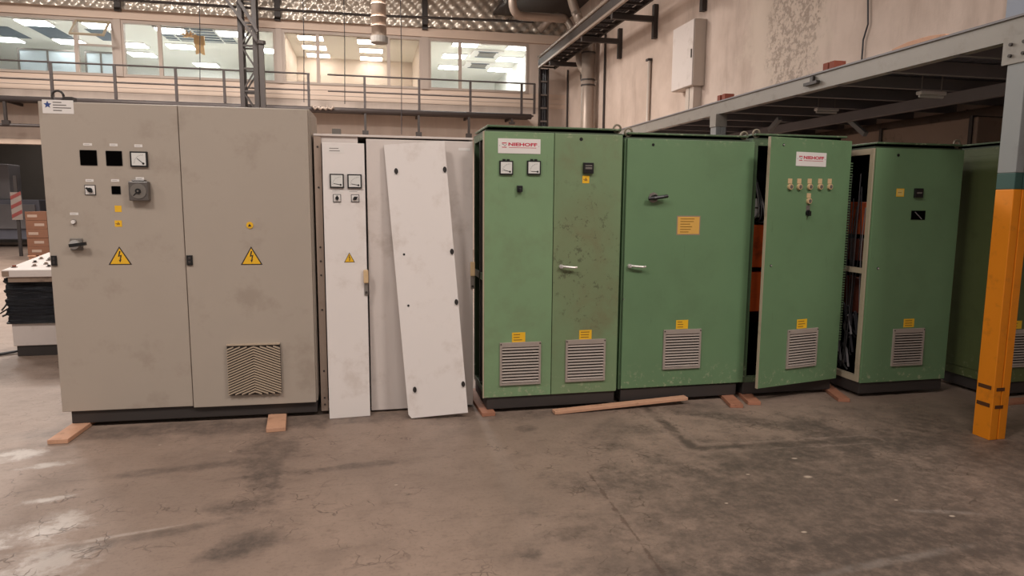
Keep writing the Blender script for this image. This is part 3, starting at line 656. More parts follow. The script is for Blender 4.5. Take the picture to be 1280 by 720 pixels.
g = onx(1259, 12, WX); struct(B(WX-.012, WX, g.y-2.4, g.y, 2.9, 6.4).build('trim_30', 'bluegrey'), 'bluish painted panel on the plaster wall at the frame edge')
# ------------------------------------------------------------------ mezzanine platform on the right
mz = Thing('mezzanine_platform', 'steel mezzanine platform with grey edge beam and yellow based post', 'platform', frame(4.1, 3.62, 0))
O = V((4.1, 3.62, 0)); Y0, Y1 = -5.0-O.y, 13.2-O.y
MB().box(-.03, -.018, Y0, Y1, 2.62, 2.73).box(-.03, .05, Y0, Y1, 2.605, 2.62).box(-.03, .05, Y0, Y1, 2.73, 2.742).build('edge_beam', 'beam', mz.o)
MB().box(-.045, 2.485, Y0, Y1, 2.742, 2.756).build('deck_plate', 'joist', mz.o)
mb = MB()   # expanded metal mesh under the deck
step = .11
y = Y0
while y < Y1-1.3:
    mb.bar((0, y, 2.728), (2.48, y+1.25, 2.728), .018, .014); mb.bar((0, y+1.25, 2.716), (2.48, y, 2.716), .018, .014); y += step
tag(mb.build('grating', 'grating', mz.o), kind='stuff')
y = -4.57-O.y
while y < Y1:
    MB().box(-.015, 2.48, y, y+.05, 2.6, 2.7).build('joist', 'joist', mz.o); y += .62
MB().box(1.25, 1.33, Y0, Y1, 2.5, 2.6).build('runner', 'joist', mz.o)
def post(y, base):
    s_ = .065
    if base:
        mbp = [('yellow_base', 'safety', 0.0, 1.66), ('green_band', 'bandgreen', 1.66, 1.765), ('shaft', 'column', 1.765, 2.6)]
    else: mbp = [('shaft', 'column', 0, 2.6)]
    for nm, mt, z0, z1 in mbp:
        MB().box(-s_, -.004, y-s_, y+s_, z0, z1).box(.004, s_, y-s_, y+s_, z0, z1).box(-.004, .004, y-s_+.006, y+s_-.006, z0, z1).build(nm, mt, mz.o, .004)
    if base:
        for zz in (.34, .22): MB().box(-s_-.002, -s_, y-s_*.7, y+s_*.8, zz, zz+.026).box(-s_*.7, s_*.3, y-s_-.002, y-s_, zz-.005, zz+.018).build('dark_mark', 'yellowmark', mz.o)
        MB().box(-.05, .11, y-.09, y-.078, 2.47, 2.72).box(-.075, -.065, y-.1, y+.1, 2.45, 2.62).build('gusset', 'beam', mz.o)
        for bx2, bz in ((-.02, 2.53), (.05, 2.55), (-.02, 2.6), (.05, 2.62)): MB().path([(bx2, y-.078, bz), (bx2, y-.1, bz)], .011, 6).build('bolt', 'darksteel', mz.o)
        for by, bz in ((-.05, 2.5), (.04, 2.5), (-.05, 2.57), (.04, 2.57)): MB().path([(-.06, y+by, bz), (-.09, y+by, bz)], .011, 6).build('bolt', 'darksteel', mz.o)
    else: MB().box(-.075, .07, y-.07, y+.07, 2.46, 2.6).build('gusset', 'beam', mz.o)
post(0, True); post(7.45-O.y, False); post(-1.2-O.y, False)
for (p0, p1, Xb) in (((962, 163), (975, 148), 4.9), ((1062, 150), (1082, 168), 5.5)):
    a, b = onx(*p0, Xb), onx(*p1, Xb); MB().bar(V((Xb, a.y, a.z))-O, V((Xb, b.y, b.z))-O, .05, .05).build('brace', 'column', mz.o)
# cable bracket on the beam
g = onx(1016, 104, 4.06); tag(MB().box(4.03, 4.066, g.y-.09, g.y+.1, g.z-.015, g.z+.012).box(4.04, 4.067, g.y-.02, g.y+.02, g.z, g.z+.06).build('beam_clamp', 'darksteel'), 'small dark clamp fixed to the face of the platform beam', 'clamp')
# fluorescent fittings under the platform
for px, py, Xf, lb in ((1164, 119, 4.75, 'nearer, under the right of the platform'), (1033, 139, 4.8, 'farther, above the open door cabinet')):
    g = onx(px, py, Xf); t = Thing('fluorescent_fitting', f'unlit white fluorescent fitting hanging below the platform, {lb}', 'light fitting', frame(g.x, g.y, g.z), 'fluorescent fittings under the platform')
    MB().box(-.13, .13, -.03, .03, 0, .03).build('housing', 'plate', t.o, .006); MB().path([(-.12, 0, -.012), (.12, 0, -.012)], .012, 8).build('tube', 'dial', t.o)
    for k in (-.1, .1): MB().path([(k, 0, .03), (k, 0, 2.708-g.z)], .005, 5).build('hanger', 'steel', t.o)
# ducts under the platform along the wall
t = Thing('square_duct', 'dusty rectangular duct running under the platform along the plaster wall', 'duct', frame(5.85, 5.6, 2.12))
MB().box(0, .42, 0, 6.8, 0, .3).build('duct_body', 'duct', t.o, .01)
for k in range(6): MB().box(-.015, .435, .05+k*1.2, .09+k*1.2, -.015, .315).build('flange', 'darksteel', t.o)
t = Thing('round_duct', 'dusty round pipe with a bend under the platform above the olive cabinet', 'pipe', frame(6.42, 4.4, 2.45))
MB().path(bend([(.08, -.3, -.05), (.05, -.1, .06), (0, .6, .06), (0, 7.6, .06)], .25), .08, 12).build('pipe_run', 'duct', t.o, smooth=True)
MB().path([(0, .75, .06), (0, .8, .06)], .086, 12).build('collar', 'steel', t.o)
for k, (px, py0, px1, py1, lb) in enumerate(((1183, 150, 1180, 178, 'shorter'), (1203, 138, 1224, 176, 'longer, curved'))):
    a, b = onx(px, py0, 6.5), onx(px1, py1, 6.5); mm = (a+b)/2+V((0, -.12, .12))
    tag(MB().path([V((6.56, a.y, a.z)), V((6.56, mm.y, mm.z)), V((6.56, b.y, b.z))], .014, 6).build('loose_cable', 'cabledark'), f'dark cable hanging on the wall above the olive cabinet, {lb} of the two', 'cable')
# bricks and plank on top of the platform
for k, (px, py, lb) in enumerate(((904, 123, 'left one of the far pair'), (910, 122, 'right one of the far pair'), (1039, 82, 'left one of the near pair'), (1047, 79, 'right one of the near pair'))):
    g = onx(px, py, 4.16); tag(B(-.06, .06, -.035, .035, 0, .075).build('brick', 'brick', None, .004), 'red brick standing on the platform edge, ' + lb, 'brick', 'bricks on the platform edge').location = (4.16, g.y, 2.7565)
g = onx(1155, 48, 4.12); mb = MB()
pts = [(-.26, 0), (.26, 0), (.25, .015), (.1, .035), (-.1, .034), (-.25, .015)]
o = mb.prism(pts, -.06, .06).build('timber_offcut', 'wood', None, .003); o.matrix_world = Matrix.Translation((4.125, g.y, 2.757)) @ Matrix.Rotation(math.radians(90), 4, 'Z'); tag(o, 'curved wooden offcut lying on the platform deck near the yellow post', 'wood')

# ------------------------------------------------------------------ beyond the opening on the left
DB = 28.0
struct(MB().box(OPL-.2, OPL, WY+.2, DB, 0, 4.4).box(OPR, OPR+.2, WY+.2, DB, 0, 4.4).box(OPL-.2, OPR+.2, DB, DB+.2, 0, 4.4).box(OPL-.2, OPR+.2, WY+.2, DB, 4.4, 4.5).build('wall_far_room', 'grey'), 'dim room beyond the opening')
g = ony(15, 260, 25); t = Thing('dark_machine', 'dark machine in the dim room behind the control desk', 'machine', frame(g.x-1.3, 25, 0))
MB().box(0, 2.1, 0, 1.2, .25, 1.55).build('housing', 'grating', t.o, .03); MB().box(.1, 2.0, -.1, 0, .6, 1.4).build('front_cover', 'joist', t.o, .02); MB().box(.3, 1.2, .2, 1, 1.55, 2.7).build('upper_housing', 'joist', t.o, .03)
for k in (.1, 1.8): MB().box(k, k+.2, .1, 1.1, 0, .25).build('foot', 'grey', t.o)
g = ony(21, 258, 21); t = Thing('hazard_post', 'white post board with red hazard stripes left of the stacked boxes', 'sign', frame(g.x, 21, 0))
MB().box(-.04, .04, 0, .04, 0, 2.2).build('post', 'plinth', t.o); MB().box(-.13, .13, -.02, 0, 1.0, 1.75).build('board', 'fadedwhite', t.o)
for k in range(3): MB().prism([(-.13, 1.04+k*.25), (.13, 1.18+k*.25), (.13, 1.28+k*.25), (-.13, 1.14+k*.25)], -.024, -.02).build('stripe', 'fadedred', t.o)
g = ony(32, 290, 19.5); x0 = g.x
t = Thing('pallet', 'wooden pallet under the stacked cardboard boxes', 'pallet', frame(x0, 19.5, 0))
for k in range(3): MB().box(.0, 1.5, .05+k*.4, .15+k*.4, 0, .1).build('bearer', 'wood', t.o)
for k in range(6): MB().box(.0+k*.26, .18+k*.26, 0, .98, .1, .125).build('board', 'wood', t.o)
rows = ('bottom', 'second', 'third', 'fourth', 'top'); cols = ('left', 'middle', 'right'); cw, ch, cd = .5, .225, .45
cbox = None
for r in range(5):
    for c in range(3):
        for d in range(2):
            jit = random.uniform(-.004, .004)
            t = Thing('cardboard_box', f'brown cardboard box, {rows[r]} row, {cols[c]} column, {"front" if d == 0 else "rear"} of the pallet stack', 'box', frame(x0+c*(cw+.004), 19.53+d*(cd+.01)+jit, .126+r*ch), 'cardboard boxes on the pallet')
            MB().box(0, cw-.006, 0, cd, 0, ch-.003).build('carton', 'card', t.o, .006)
            k0 = random.uniform(.05, .4); MB().box(cw*k0, cw*(k0+.45), -.002, 0, ch*.35, ch*.65).build('paper_label', 'tape', t.o)
# ================================================================== CABINETS
BZ = .03   # top of the timbers they stand on
# ---- beige double cabinet
T = Thing('control_cabinet', 'wide beige two-door electrical cabinet with chevron vent, tallest and leftmost in the row', 'cabinet', frame(-2.035, 4.966, BZ, math.atan2(-.051, 1.657)))
c = T.o; Wb = 1.665; Hb = 2.152; dp = .5
MB().box(.035, Wb-.005, .02, dp, 0, .085).build('plinth', 'plinth', c, .004)
MB().box(.004, Wb, .0205, dp, .0855, Hb).build('body', 'beige', c, .004)
xs = T.l(232, 320)[0]
dl = MB().box(-.012, xs-.003, 0, .02, .09, Hb-.004).build('door', 'beige', c, .004)
drr = MB().box(xs+.003, Wb-.01, -.01, .02, .082, Hb-.006).build('door', 'beige', c, .004)
MB().box(Wb, Wb+.004, .05, .42, .12, Hb-.05).build('side_panel', 'beige', c)
eyebolt(c, *(T.l(62, 128)[0], .12, Hb), .035, 'plinth')
MB().box(T.l(80, 128)[0], T.l(90, 128)[0], .01, .07, Hb, Hb+.03).build('bracket', 'plinth', c)
a, b, q, t_ = T.rect(53, 125, 92, 142)
MB().box(a, b, -.0015, 0, q, t_).build('info_label', 'plate', dl)
mb = MB(); sx, sz = a+(b-a)*.17, (q+t_)/2+.012
mb.prism([(sx+math.cos(math.pi/2+i*math.pi/5)*(.024 if i % 2 == 0 else .011), sz+math.sin(math.pi/2+i*math.pi/5)*(.024 if i % 2 == 0 else .011)) for i in range(10)], -.0025, -.0012)
for i in range(4): mb.box(a+(b-a)*.34, a+(b-a)*(.62+.3*((i*7) % 3)/2), -.0022, -.0014, t_-.018-i*.017, t_-.012-i*.017, 1)
mb.build('label_print', ['blue', 'grey'], dl)
for r in ((104, 179, 115, 182), (137, 179.5, 147, 182.8), (168, 180.5, 178, 184), (107, 224, 117, 227.2), (139, 224, 149, 227.2), (169.7, 221.5, 180, 225.5), (87.5, 265.7, 98, 268.8)):
    sticker(T, dl, *r, 'plate', 1, 0, 'engraved_label', None, 'grey')
recess(T, dl, 100.5, 188, 121, 206.5); recess(T, dl, 133, 189, 152.5, 207); recess(T, dl, 140, 233, 150.5, 242.5)
meter(T, dl, 163.5, 189.5, 185, 208.8, 0, -42)
selector(T, dl, 107, 232, 119, 243, 0, -38)
a, b, q, t_ = T.rect(164, 227, 188.5, 251)
MB().box(a, b, -.05, 0, q, t_).box(a+.02, b-.02, -.045, 0, t_, t_+.012).build('timer_case', 'timer', dl, .01)
cx, cz = (a+b)/2, (q+t_)/2
mb = MB().disc(cx, cz, .05, -.054, -.049, 24, 0).disc(cx, cz, .017, -.062, -.053, 16, 1).disc(cx, cz, .006, -.064, -.06, 10, 0)
mb.bar((cx, -.0555, cz), (cx-.03, -.0555, cz-.03), .005, .002, 1, (0, 1, 0)); mb.build('timer_dial', ['grey', 'black'], dl)
sticker(T, dl, 143.5, 257, 152, 265, 'yellow', 0, 0); sticker(T, dl, 143.5, 275.5, 152.5, 283.5, 'yellow', 1, 0, mark=True)
button(T, dl, 92.5, 277.4, .017, 'plate', 0, depth=.018)
a, b, q, t_ = T.rect(88.5, 298, 104, 313)
MB().box(a, b, -.012, 0, q, t_).build('switch_plate', 'grey', dl, .003)
mb = MB().disc((a+b)/2-.004, (q+t_)/2, .03, -.035, -.011, 18, 0); mb.bar((a+.01, -.045, (q+t_)/2-.006), (b+.035, -.045, (q+t_)/2+.008), .022, .022, 1, (0, 1, 0)); mb.build('switch_handle', ['chrome', 'black'], dl)
warn_triangle(T, dl, 135, 308, 164.5, 331)
for dr_, r, y_ in ((dl, (64.5, 319.5, 71.5, 332), 0), (drr, (233.5, 319, 241, 331.5), -.01)):
    a, b, q, t_ = T.rect(*r, y_); mb = MB().box(a, b, y_-.01, y_, q, t_); mb.box(a+.01, b-.01, y_-.012, y_-.009, q+.012, q+.03, 1).box(a+.01, b-.01, y_-.012, y_-.009, t_-.03, t_-.012, 1); mb.build('lock', ['black', 'plinth'], dr_, .002)
button(T, drr, 312.3, 281.5, .023, 'yellow', -.01, 'round_sticker', 'yellow', .0055)
x, z = T.l(312.3, 281.5, -.01); MB().prism([(x-.011, z-.009), (x+.011, z-.009), (x, z+.012)], -.0172, -.015).build('sticker_mark', 'ink', drr)
warn_triangle(T, drr, 300.5, 308, 328, 331, -.01)
# chevron vent: every slat its own
a, b, q, t_ = T.rect(285.5, 430.5, 351.5, 492.5, -.01); y0 = -.01
MB().box(a, b, y0-.018, y0, q, t_).build('vent_back', 'darksteel', drr, .002)
cx = (a+b)/2; rise = (b-a)/2*.42; ns = 19; me = None; st = (t_-q)/ns
MB().box(a, b, y0-.03, y0-.0, t_, t_+.008).build('vent_lip', 'chevron', drr)
for i in range(-int(rise/st)-1, ns):
    zl = q+(i+.2)*st
    def pt(u): # u in -1..1
        return zl+rise*(1-abs(u))
    us = [-1, -.75, -.5, -.25, 0, .25, .5, .75, 1]; lo = [(cx+u*(b-a)/2, pt(u)) for u in us]
    keep = [(x, z) for x, z in lo if q <= z and z+st*.55 <= t_]
    if len(keep) < 2: continue
    runs = [[p for p in keep if p[0] <= cx+1e-6], [p for p in keep if p[0] >= cx-1e-6]]
    if abs(keep[len(keep)//2][0]-cx) < 1e-5 and len([p for p in keep if abs(p[0]-cx) < 1e-5]): runs = [keep]
    for rn in runs:
        if len(rn) < 2: continue
        MB().prism(rn+[(x, z+st*.5) for x, z in reversed(rn)], y0-.03, y0-.016).build('vent_slat', 'chevron', drr)

# ---- white cabinet behind
WYF = 4.955
T = Thing('white_cabinet', 'white cabinet with one wide door and exposed hinge post between the beige and green cabinets', 'cabinet', frame(-.35, WYF, BZ))
c = T.o; Hw = T.l(400, 170)[1]; Ww = 1.12
MB().box(0, Ww, .03, .5, .0, .04).build('plinth', 'plinth', c)
MB().box(0, .02, .02, .5, .04, Hw).build('side_panel', 'offwhite', c); MB().box(Ww-.02, Ww, .02, .5, .04, Hw).build('side_panel', 'offwhite', c)
MB().box(.02, Ww-.02, .48, .5, .04, Hw).build('back_panel', 'offwhite', c)
MB().box(.0, Ww, -.01, .5, Hw, Hw+.015).build('roof_panel', 'offwhite', c, .003)
MB().box(.0, .05, -.005, .02, .0, Hw).build('hinge_post', 'hinge', c, .002)
for zz in (.05, .1, .3, .75, 1.0, 1.1, 1.2, 1.62, 1.9): MB().disc(.026, zz, .007, -.009, -.004, 8).build('screw', 'darksteel', c)
for z_ in (.02, Hw-.05): MB().box(.05, .3, .005, .02, z_, z_+.05).build('frame_rail', 'offwhite', c)
MB().box(.05, .3, .2, .21, .07, Hw-.05).build('mounting_plate', 'void', c)
x0 = T.l(460, 300)[0]
dw = MB().box(x0, Ww+.0, -.012, .012, T.l(530, 509)[1], Hw-.012).build('door', 'offwhite', c, .004)
def swing_handle(T, dr, px, py0, py1, y):
    x, z0 = T.l(px, py1, y); _, z1 = T.l(px, py0, y); z2 = z0+(z1-z0)*.48
    MB().box(x-.014, x+.014, y-.01, y, z0, z1).build('handle_base', 'steel', dr, .004)
    h = MB().box(x-.018, x+.016, y-.03, y-.01, z2, z1).build('swing_handle', 'tan', dr, .006); h['label'] = 'tan plastic swing handle'
    MB().disc(x, z0+.02, .009, y-.014, y-.009, 10).build('key_lock', 'darksteel', dr)
swing_handle(T, dw, 590.5, 327, 361, -.012)
sticker(T, dw, 573, 185, 588, 188.5, 'plate', 0, -.012, 'white_strip')
MB().box(T.l(415, 170)[0], T.l(426, 170)[0], .02, .07, Hw+.015, Hw+.055).build('bracket', 'grey', c)
# ---- narrow detached door leaning on it
bl, br = onz(412, 524), onz(463, 520)
tl = ony(404.5, 178, WYF-.036)
ex = V((br.x-bl.x, br.y-bl.y, 0)); wn = ex.length; ex.normalize(); ez = (tl-bl); ez = (ez-ex*ez.dot(ex)); ln = ez.length; ez.normalize(); ey = ez.cross(ex)
def mat3(o, ex, ey, ez): q = Matrix((ex, ey, ez)).transposed().to_4x4(); q.translation = o; return q
T = Thing('narrow_door_panel', 'narrow white instrument door with two meters standing on the floor against the white cabinet', 'door panel', mat3(bl+V((0, 0, .001)), ex, ey, ez)); c = T.o
MB().box(0, wn, 0, .018, 0, ln).build('panel', 'white', c, .003)
sticker(T, c, 409, 183, 430, 191, 'plate', 2, 0, 'info_label', None, 'grey')
for r in ((412.2, 217.5, 429.8, 235), (434.2, 218, 452, 235.5)): meter(T, c, *r, 0, -10)
for r in ((413, 237, 429, 240.5), (434.5, 237.5, 451, 241)): sticker(T, c, *r, 'plate', 1, 0, 'engraved_label', None, 'grey')
selector(T, c, 417, 243.5, 425.5, 252, 0, 90); selector(T, c, 439.5, 243.8, 448.3, 252, 0, 30)
warn_triangle(T, c, 430, 315.5, 443.5, 328)
swing_handle(T, c, 458, 337, 369, 0)
# ---- loose wide panel, tilted
bl = onz(511, 524); br = onz(585, 516.5, .035); tl = ony(483, 181.5, WYF-.05)
ex = br-bl; wn = ex.length; ex.normalize(); ez = tl-bl; ez = ez-ex*ez.dot(ex); ln = ez.length; ez.normalize(); ey = ez.cross(ex)
T = Thing('leaning_panel', 'loose white sheet panel tilted sideways and leaning on the white cabinet', 'panel', mat3(bl+V((0, 0, .004)), ex, ey, ez)); c = T.o
mb = MB().prism([(.02, 0), (wn, 0), (wn, ln), (0, ln), (0, .03)], 0, .003); mb.box(0, .003, .003, .025, .03, ln).box(wn-.003, wn, .003, .025, 0, ln).box(.003, wn-.003, .003, .025, ln-.003, ln).box(.03, wn-.003, .003, .025, 0, .003)
mb.build('sheet', 'white', c, .001)
MB().box(.02, wn*.9, .004, .025, .004, .02).build('worn_edge', 'duct', c)
for px, py in ((495.3, 214), (556, 212), (565, 314.5), (570.5, 377.5), (518.5, 487), (579, 480)):
    x, z = T.l(px, py, 0); mb = MB().prism([(x+math.cos(a)*.013, z+math.sin(a)*.021) for a in [2*math.pi*i/14 for i in range(14)]], -.006, 0).box(x-.004, x+.004, -.014, -.005, z-.016, z+.016, 1); mb.build('quarter_turn_latch', ['black', 'darksteel'], c)
for px, py in ((505, 318), (510.5, 382)): hole(T, c, px, py, .008, 0, 'screw_hole')

# ---- green cabinets
def green_shell(T, W, H, dep, front_off, gm, left=True, right=True, roof=True, plinth_h=.095, frame_m='greentrim', roof_dx=0):
    c = T.o
    MB().box(.012, W-.012, .015, dep, 0, plinth_h).build('plinth', 'plinth', c, .004)
    p = .045
    for (x, y) in ((0, .022), (W-p, .022), (0, dep-p), (W-p, dep-p)): MB().box(x, x+p, y, y+p, plinth_h, H).build('frame_post', frame_m, c, .003)
    for z_ in (plinth_h, H-p):
        MB().box(p, W-p, .022, .022+p, z_, z_+p).build('front_rail', frame_m, c)
        for x_ in (0, W-p): MB().box(x_, x_+p, .022+p, dep-p, z_, z_+p).build('side_rail', frame_m, c)
    MB().box(p, W-p, dep-.012, dep, plinth_h, H).build('back_panel', 'void', c)
    MB().box(p, W-p, .022+p, dep-.012, plinth_h, plinth_h+.01).build('floor_panel', 'void', c)
    if left: MB().box(-.006, 0, .022, dep, plinth_h, H).build('side_panel', gm, c)
    if right: MB().box(W, W+.006, .022, dep, plinth_h, H).build('side_panel', gm, c)
    MB().box(0, W, .022, dep, H, H+.012).build('top_panel', 'greendark', c)
    if roof:
        MB().box(.03, W-.03, .06, dep-.05, H+.012, H+.032).build('roof_spacer', 'void', c)
        MB().box(.012+roof_dx, W-.012, .01, dep+.02, H+.032, H+.046).build('roof_cap', 'greentrim', c, .003)
# first green cabinet, two doors, left side open
T = Thing('green_control_cabinet', 'green two-door cabinet with two meters, name plate and a pair of louvers', 'cabinet', frame(.832, 4.745, BZ)); c = T.o
Hg = 2.02; Wg = 1.02
green_shell(T, Wg, Hg, .55, 0, 'green', left=False)
MB().box(0, .03, .25, .29, .15, Hg-.05).build('inner_post', 'darksteel', c); MB().box(0, .02, .06, .5, .95, 1.0).build('side_brace', 'greentrim', c)
for zz in (.35, .8, 1.3, 1.7): MB().box(.06, .4, .3, .45, zz, zz+.2).build('contactor', 'rust' if zz > .7 else 'void', c)
xm = T.l(691, 330)[0]
zb0 = T.l(690, 493)[1]
d1 = MB().box(-.012, xm-.0025, 0, .02, zb0, Hg).build('door', 'green', c, .003)
d2 = MB().box(xm+.0025, Wg-.004, 0, .02, zb0, Hg).build('door', 'green_worn', c, .003)
MB().box(-.02, -.012, -.003, .022, zb0, Hg).build('door_edge', 'creamframe', d1)
nameplate(T, d1, 622.5, 173.5, 675.5, 192)
meter(T, d1, 624, 201, 641, 218.5, 0, -14, True); meter(T, d1, 658.5, 201, 675.5, 218.5, 0, -2, True)
a, b, q, t_ = T.rect(645.8, 232, 652.5, 240); MB().box(a, b, -.025, 0, q, t_).box(a+.012, b-.012, -.04, -.025, q-.005, t_-.02).build('key_switch', 'black', d1, .003)
sticker(T, d1, 640, 415.5, 656.5, 427.5, 'yellow', 3); sticker(T, d2, 724, 412.5, 739.5, 424, 'yellow', 3)
louver(T, d1, 624.5, 427.5, 675.5, 480.5, 12); louver(T, d2, 706.5, 424, 756, 476, 12)
hole(T, d2, 726.5, 174, .013, 0, 'lock_hole')
a, b, q, t_ = T.rect(728.5, 203.5, 741, 217); mb = MB().box(a, b, -.022, 0, q, t_).box(a+.012, b-.012, -.024, -.021, q+.03, q+.045, 1).box(a+.012, b-.012, -.024, -.021, q+.052, q+.06, 1); mb.build('hour_counter', ['black', 'grey'], d2, .003)
sticker(T, d2, 728, 219.5, 736.5, 229, 'yellow', 1, mark=True)
tri_handle(T, d2, 698.5, 330, 719.5, 336)
sticker(T, d1, 623.5, 230, 632, 240, 'green', 0, 0, 'faded_label')
eyebolt(c, Wg-.03, .05, Hg+.01)
# second
T = Thing('green_switch_cabinet', 'green single-door cabinet with rotary main switch and orange notice', 'cabinet', frame(1.885, 4.755, BZ)); c = T.o; Wg = 1.01
green_shell(T, Wg, 2.0, .55, 0, 'greenblue')
zb0 = T.l(850, 482)[1]
d = MB().box(.008, T.l(936, 330)[0], 0, .02, zb0, 2.0).build('door', 'greenblue', c, .003)
hole(T, d, 816.5, 181, .011); a, b, q, t_ = T.rect(810, 241, 823, 253); cx, cz = (a+b)/2, (q+t_)/2
MB().disc(cx, cz, .04, -.006, 0, 8).build('switch_plate', 'steel', d)
MB().path([(a-.01, -.03, cz-.008), (cx-.01, -.045, cz-.004), (cx+.06, -.045, cz+.006), (b+.055, -.04, cz+.012)], .013, 8).disc(cx, cz, .022, -.04, -.005, 12).build('switch_handle', 'black', d)
sticker(T, d, 847, 271, 874, 292.5, 'orangeyellow', 6, 0, 'notice', 'duct')
tri_handle(T, d, 784, 329.5, 805, 335)
sticker(T, d, 845, 400, 860, 411, 'yellow', 3); louver(T, d, 828.5, 411.5, 875, 460.5, 12)
hole(T, d, 779.6, 374, .006, 0, 'screw', 'chrome')
eyebolt(c, .03, .05, 2.01); eyebolt(c, Wg-.03, .05, 2.01)
# third, door ajar
T = Thing('green_open_cabinet', 'green cabinet with its name-plated door ajar, showing orange equipment inside', 'cabinet', frame(2.93, 4.755, BZ)); c = T.o; Wg = .83
green_shell(T, Wg, 2.02, .55, 0, 'greenblue', frame_m='greentrim')
for (x0, x1, z0, z1, mt) in ((.1, .7, 1.5, 1.95, 'void'), (.06, .34, 1.02, 1.36, 'orange'), (.4, .7, 1.0, 1.4, 'rust'), (.06, .7, .66, .98, 'orange'), (.1, .6, .2, .5, 'void')):
    MB().box(x0, x1, .1 if mt == 'orange' else .22, .48, z0, z1).build('equipment_block', mt, c, .006)
MB().box(.06, .77, .49, .53, .12, 1.98).build('mounting_plate', 'rust', c)
for (x0, z0) in ((.06, 1.5), (.07, 1.42)): MB().box(x0, x0+.08, .12, .22, z0, z0+.07).build('relay', 'plate', c, .004)
for k in range(5): MB().path(bend([(.1+.03*k, .2, 1.9-.1*k), (.12+.02*k, .08, 1.5), (.1+.04*k, .08, 1.42-.02*k), (.08+.05*k, .2, 1.38)], .05), .007, 5).build('cable', 'cabledark' if k % 2 else 'cable', c)
HD = V((3.772, 4.735, 0)); LD = V((2.948, 4.57, 0)); ex = (HD-LD); wd = ex.length; ex.normalize()
D = Part(mat3(V((LD.x, LD.y, .13)), ex, V((0, 0, 1)).cross(ex), V((0, 0, 1)))); hd = 1.925
d = MB().box(0, wd, 0, .022, 0, hd).build('door', 'greenblue', c, .003, local=T.inv @ D.m); d['label'] = 'green door standing ajar'
MB().box(-.004, 0, -.001, .023, 0, hd).build('door_edge', 'creamframe', d)
nameplate(D, d, 995, 190.5, 1032.5, 208)
hole(D, d, 979.5, 181, .01, 0, 'lock_hole', 'chrome')
for px in (987, 998.5, 1011.5, 1024.5, 1036.5):
    x, z = D.l(px, 231.5); MB().box(x-.02, x+.02, -.004, 0, z+.012, z+.05).build('indicator_tag', 'tan', d); MB().disc(x, z-.012, .022, -.018, 0, 14).disc(x, z-.012, .014, -.022, -.017, 12, 1).build('indicator_lamp', ['tan', 'steel'], d)
x, z = D.l(1010.5, 249); MB().box(x-.02, x+.02, -.004, 0, z+.01, z+.046).build('indicator_tag', 'tan', d); MB().disc(x, z-.014, .022, -.018, 0, 14).disc(x, z-.014, .014, -.022, -.017, 12, 1).build('indicator_lamp', ['tan', 'steel'], d)
x, z = D.l(1009.5, 264); MB().box(x-.018, x+.018, -.004, 0, z+.005, z+.045).build('indicator_tag', 'steel', d); MB().disc(x, z-.012, .022, -.012, 0, 14).box(x-.008, x+.008, -.03, -.01, z-.036, z+.0).build('key_switch', 'black', d)
hole(D, d, 963.5, 332, .009, 0, 'lock_hole', 'chrome')
sticker(D, d, 996, 399, 1008.5, 410.5, 'yellow', 3); louver(D, d, 983, 411, 1020, 458.5, 12)
# slotted wiring duct along the hinge edge
MB().box(wd-.01, wd+.004, .024, .06, .3, 1.78).build('wiring_duct', 'grey', d)
mb = MB(); z = .32
while z < 1.76: mb.box(wd+.001, wd+.03, .004, .02, z, z+.01); z += .021
tag(mb.build('duct_fingers', 'greentrim', d), kind='stuff')
eyebolt(c, .04, .05, 2.03)
# fourth, left side open
T = Thing('green_cabinet', 'green cabinet with cream frame and uncovered left side full of wiring', 'cabinet', frame(3.872, 4.585, BZ)); c = T.o; Wg = .815
green_shell(T, Wg, 1.965, .62, 0, 'greenblue', left=False, frame_m='creamframe')
MB().box(0, .045, .067, .575, .98, 1.02).build('side_rail', 'creamframe', c)
zb0 = T.l(1130, 476)[1]
d = MB().box(.008, Wg, 0, .02, zb0, 1.965).build('door', 'greenblue', c, .003)
hole(T, d, 1123, 194, .012); sticker(T, d, 1121.5, 237, 1129, 244.5, 'paleyellow', 1, 0, 'sticker', 'yellow')
a, b, q, t_ = T.rect(1142, 235.5, 1152, 247); MB().box(a, b, -.02, 0, q, t_).box(a+.015, b-.015, -.022, -.018, q+.03, t_-.03, 1).build('hour_counter', ['black', 'grey'], d, .003)
recess(T, d, 1139, 263.5, 1156, 274.5); a, b, q, t_ = T.rect(1139, 263.5, 1156, 274.5); MB().bar((a+.03, -.004, t_-.01), (b-.03, -.004, q+.004), .006, .004, 0, (0, 1, 0)).build('loose_wire', 'cable', d)
hole(T, d, 1097.5, 335.5, .012, 0, 'lock_hole', 'chrome')
sticker(T, d, 1129.5, 398.5, 1142.5, 409, 'yellow', 3); louver(T, d, 1114.5, 410.5, 1153, 456.5, 12)
MB().box(.3, .34, .06, .58, .14, 1.9).build('mounting_plate', 'void', c)
for (y0, y1, z0, z1, mt) in ((.16, .5, 1.28, 1.55, 'orange'), (.12, .5, 1.06, 1.24, 'rust'), (.18, .5, 1.62, 1.85, 'void'), (.14, .5, .62, .92, 'rust'), (.12, .5, .18, .5, 'void')):
    MB().box(.16, .3, y0, y1, z0, z1).build('equipment_block', mt, c, .006)
rs = random.Random(3)
for k in range(11):
    ya = rs.uniform(.1, .4); x_ = rs.uniform(.03, .13)
    MB().path(bend([(x_, ya, rs.uniform(1.3, 1.85)), (x_-.01, ya+rs.uniform(-.05, .05), 1.2), (x_+.01, ya+rs.uniform(-.06, .06), .8), (x_, ya+rs.uniform(-.06, .06), .2)], .14), .0045, 5).build('cable', 'cable' if k % 6 == 0 else 'cabledark', c)
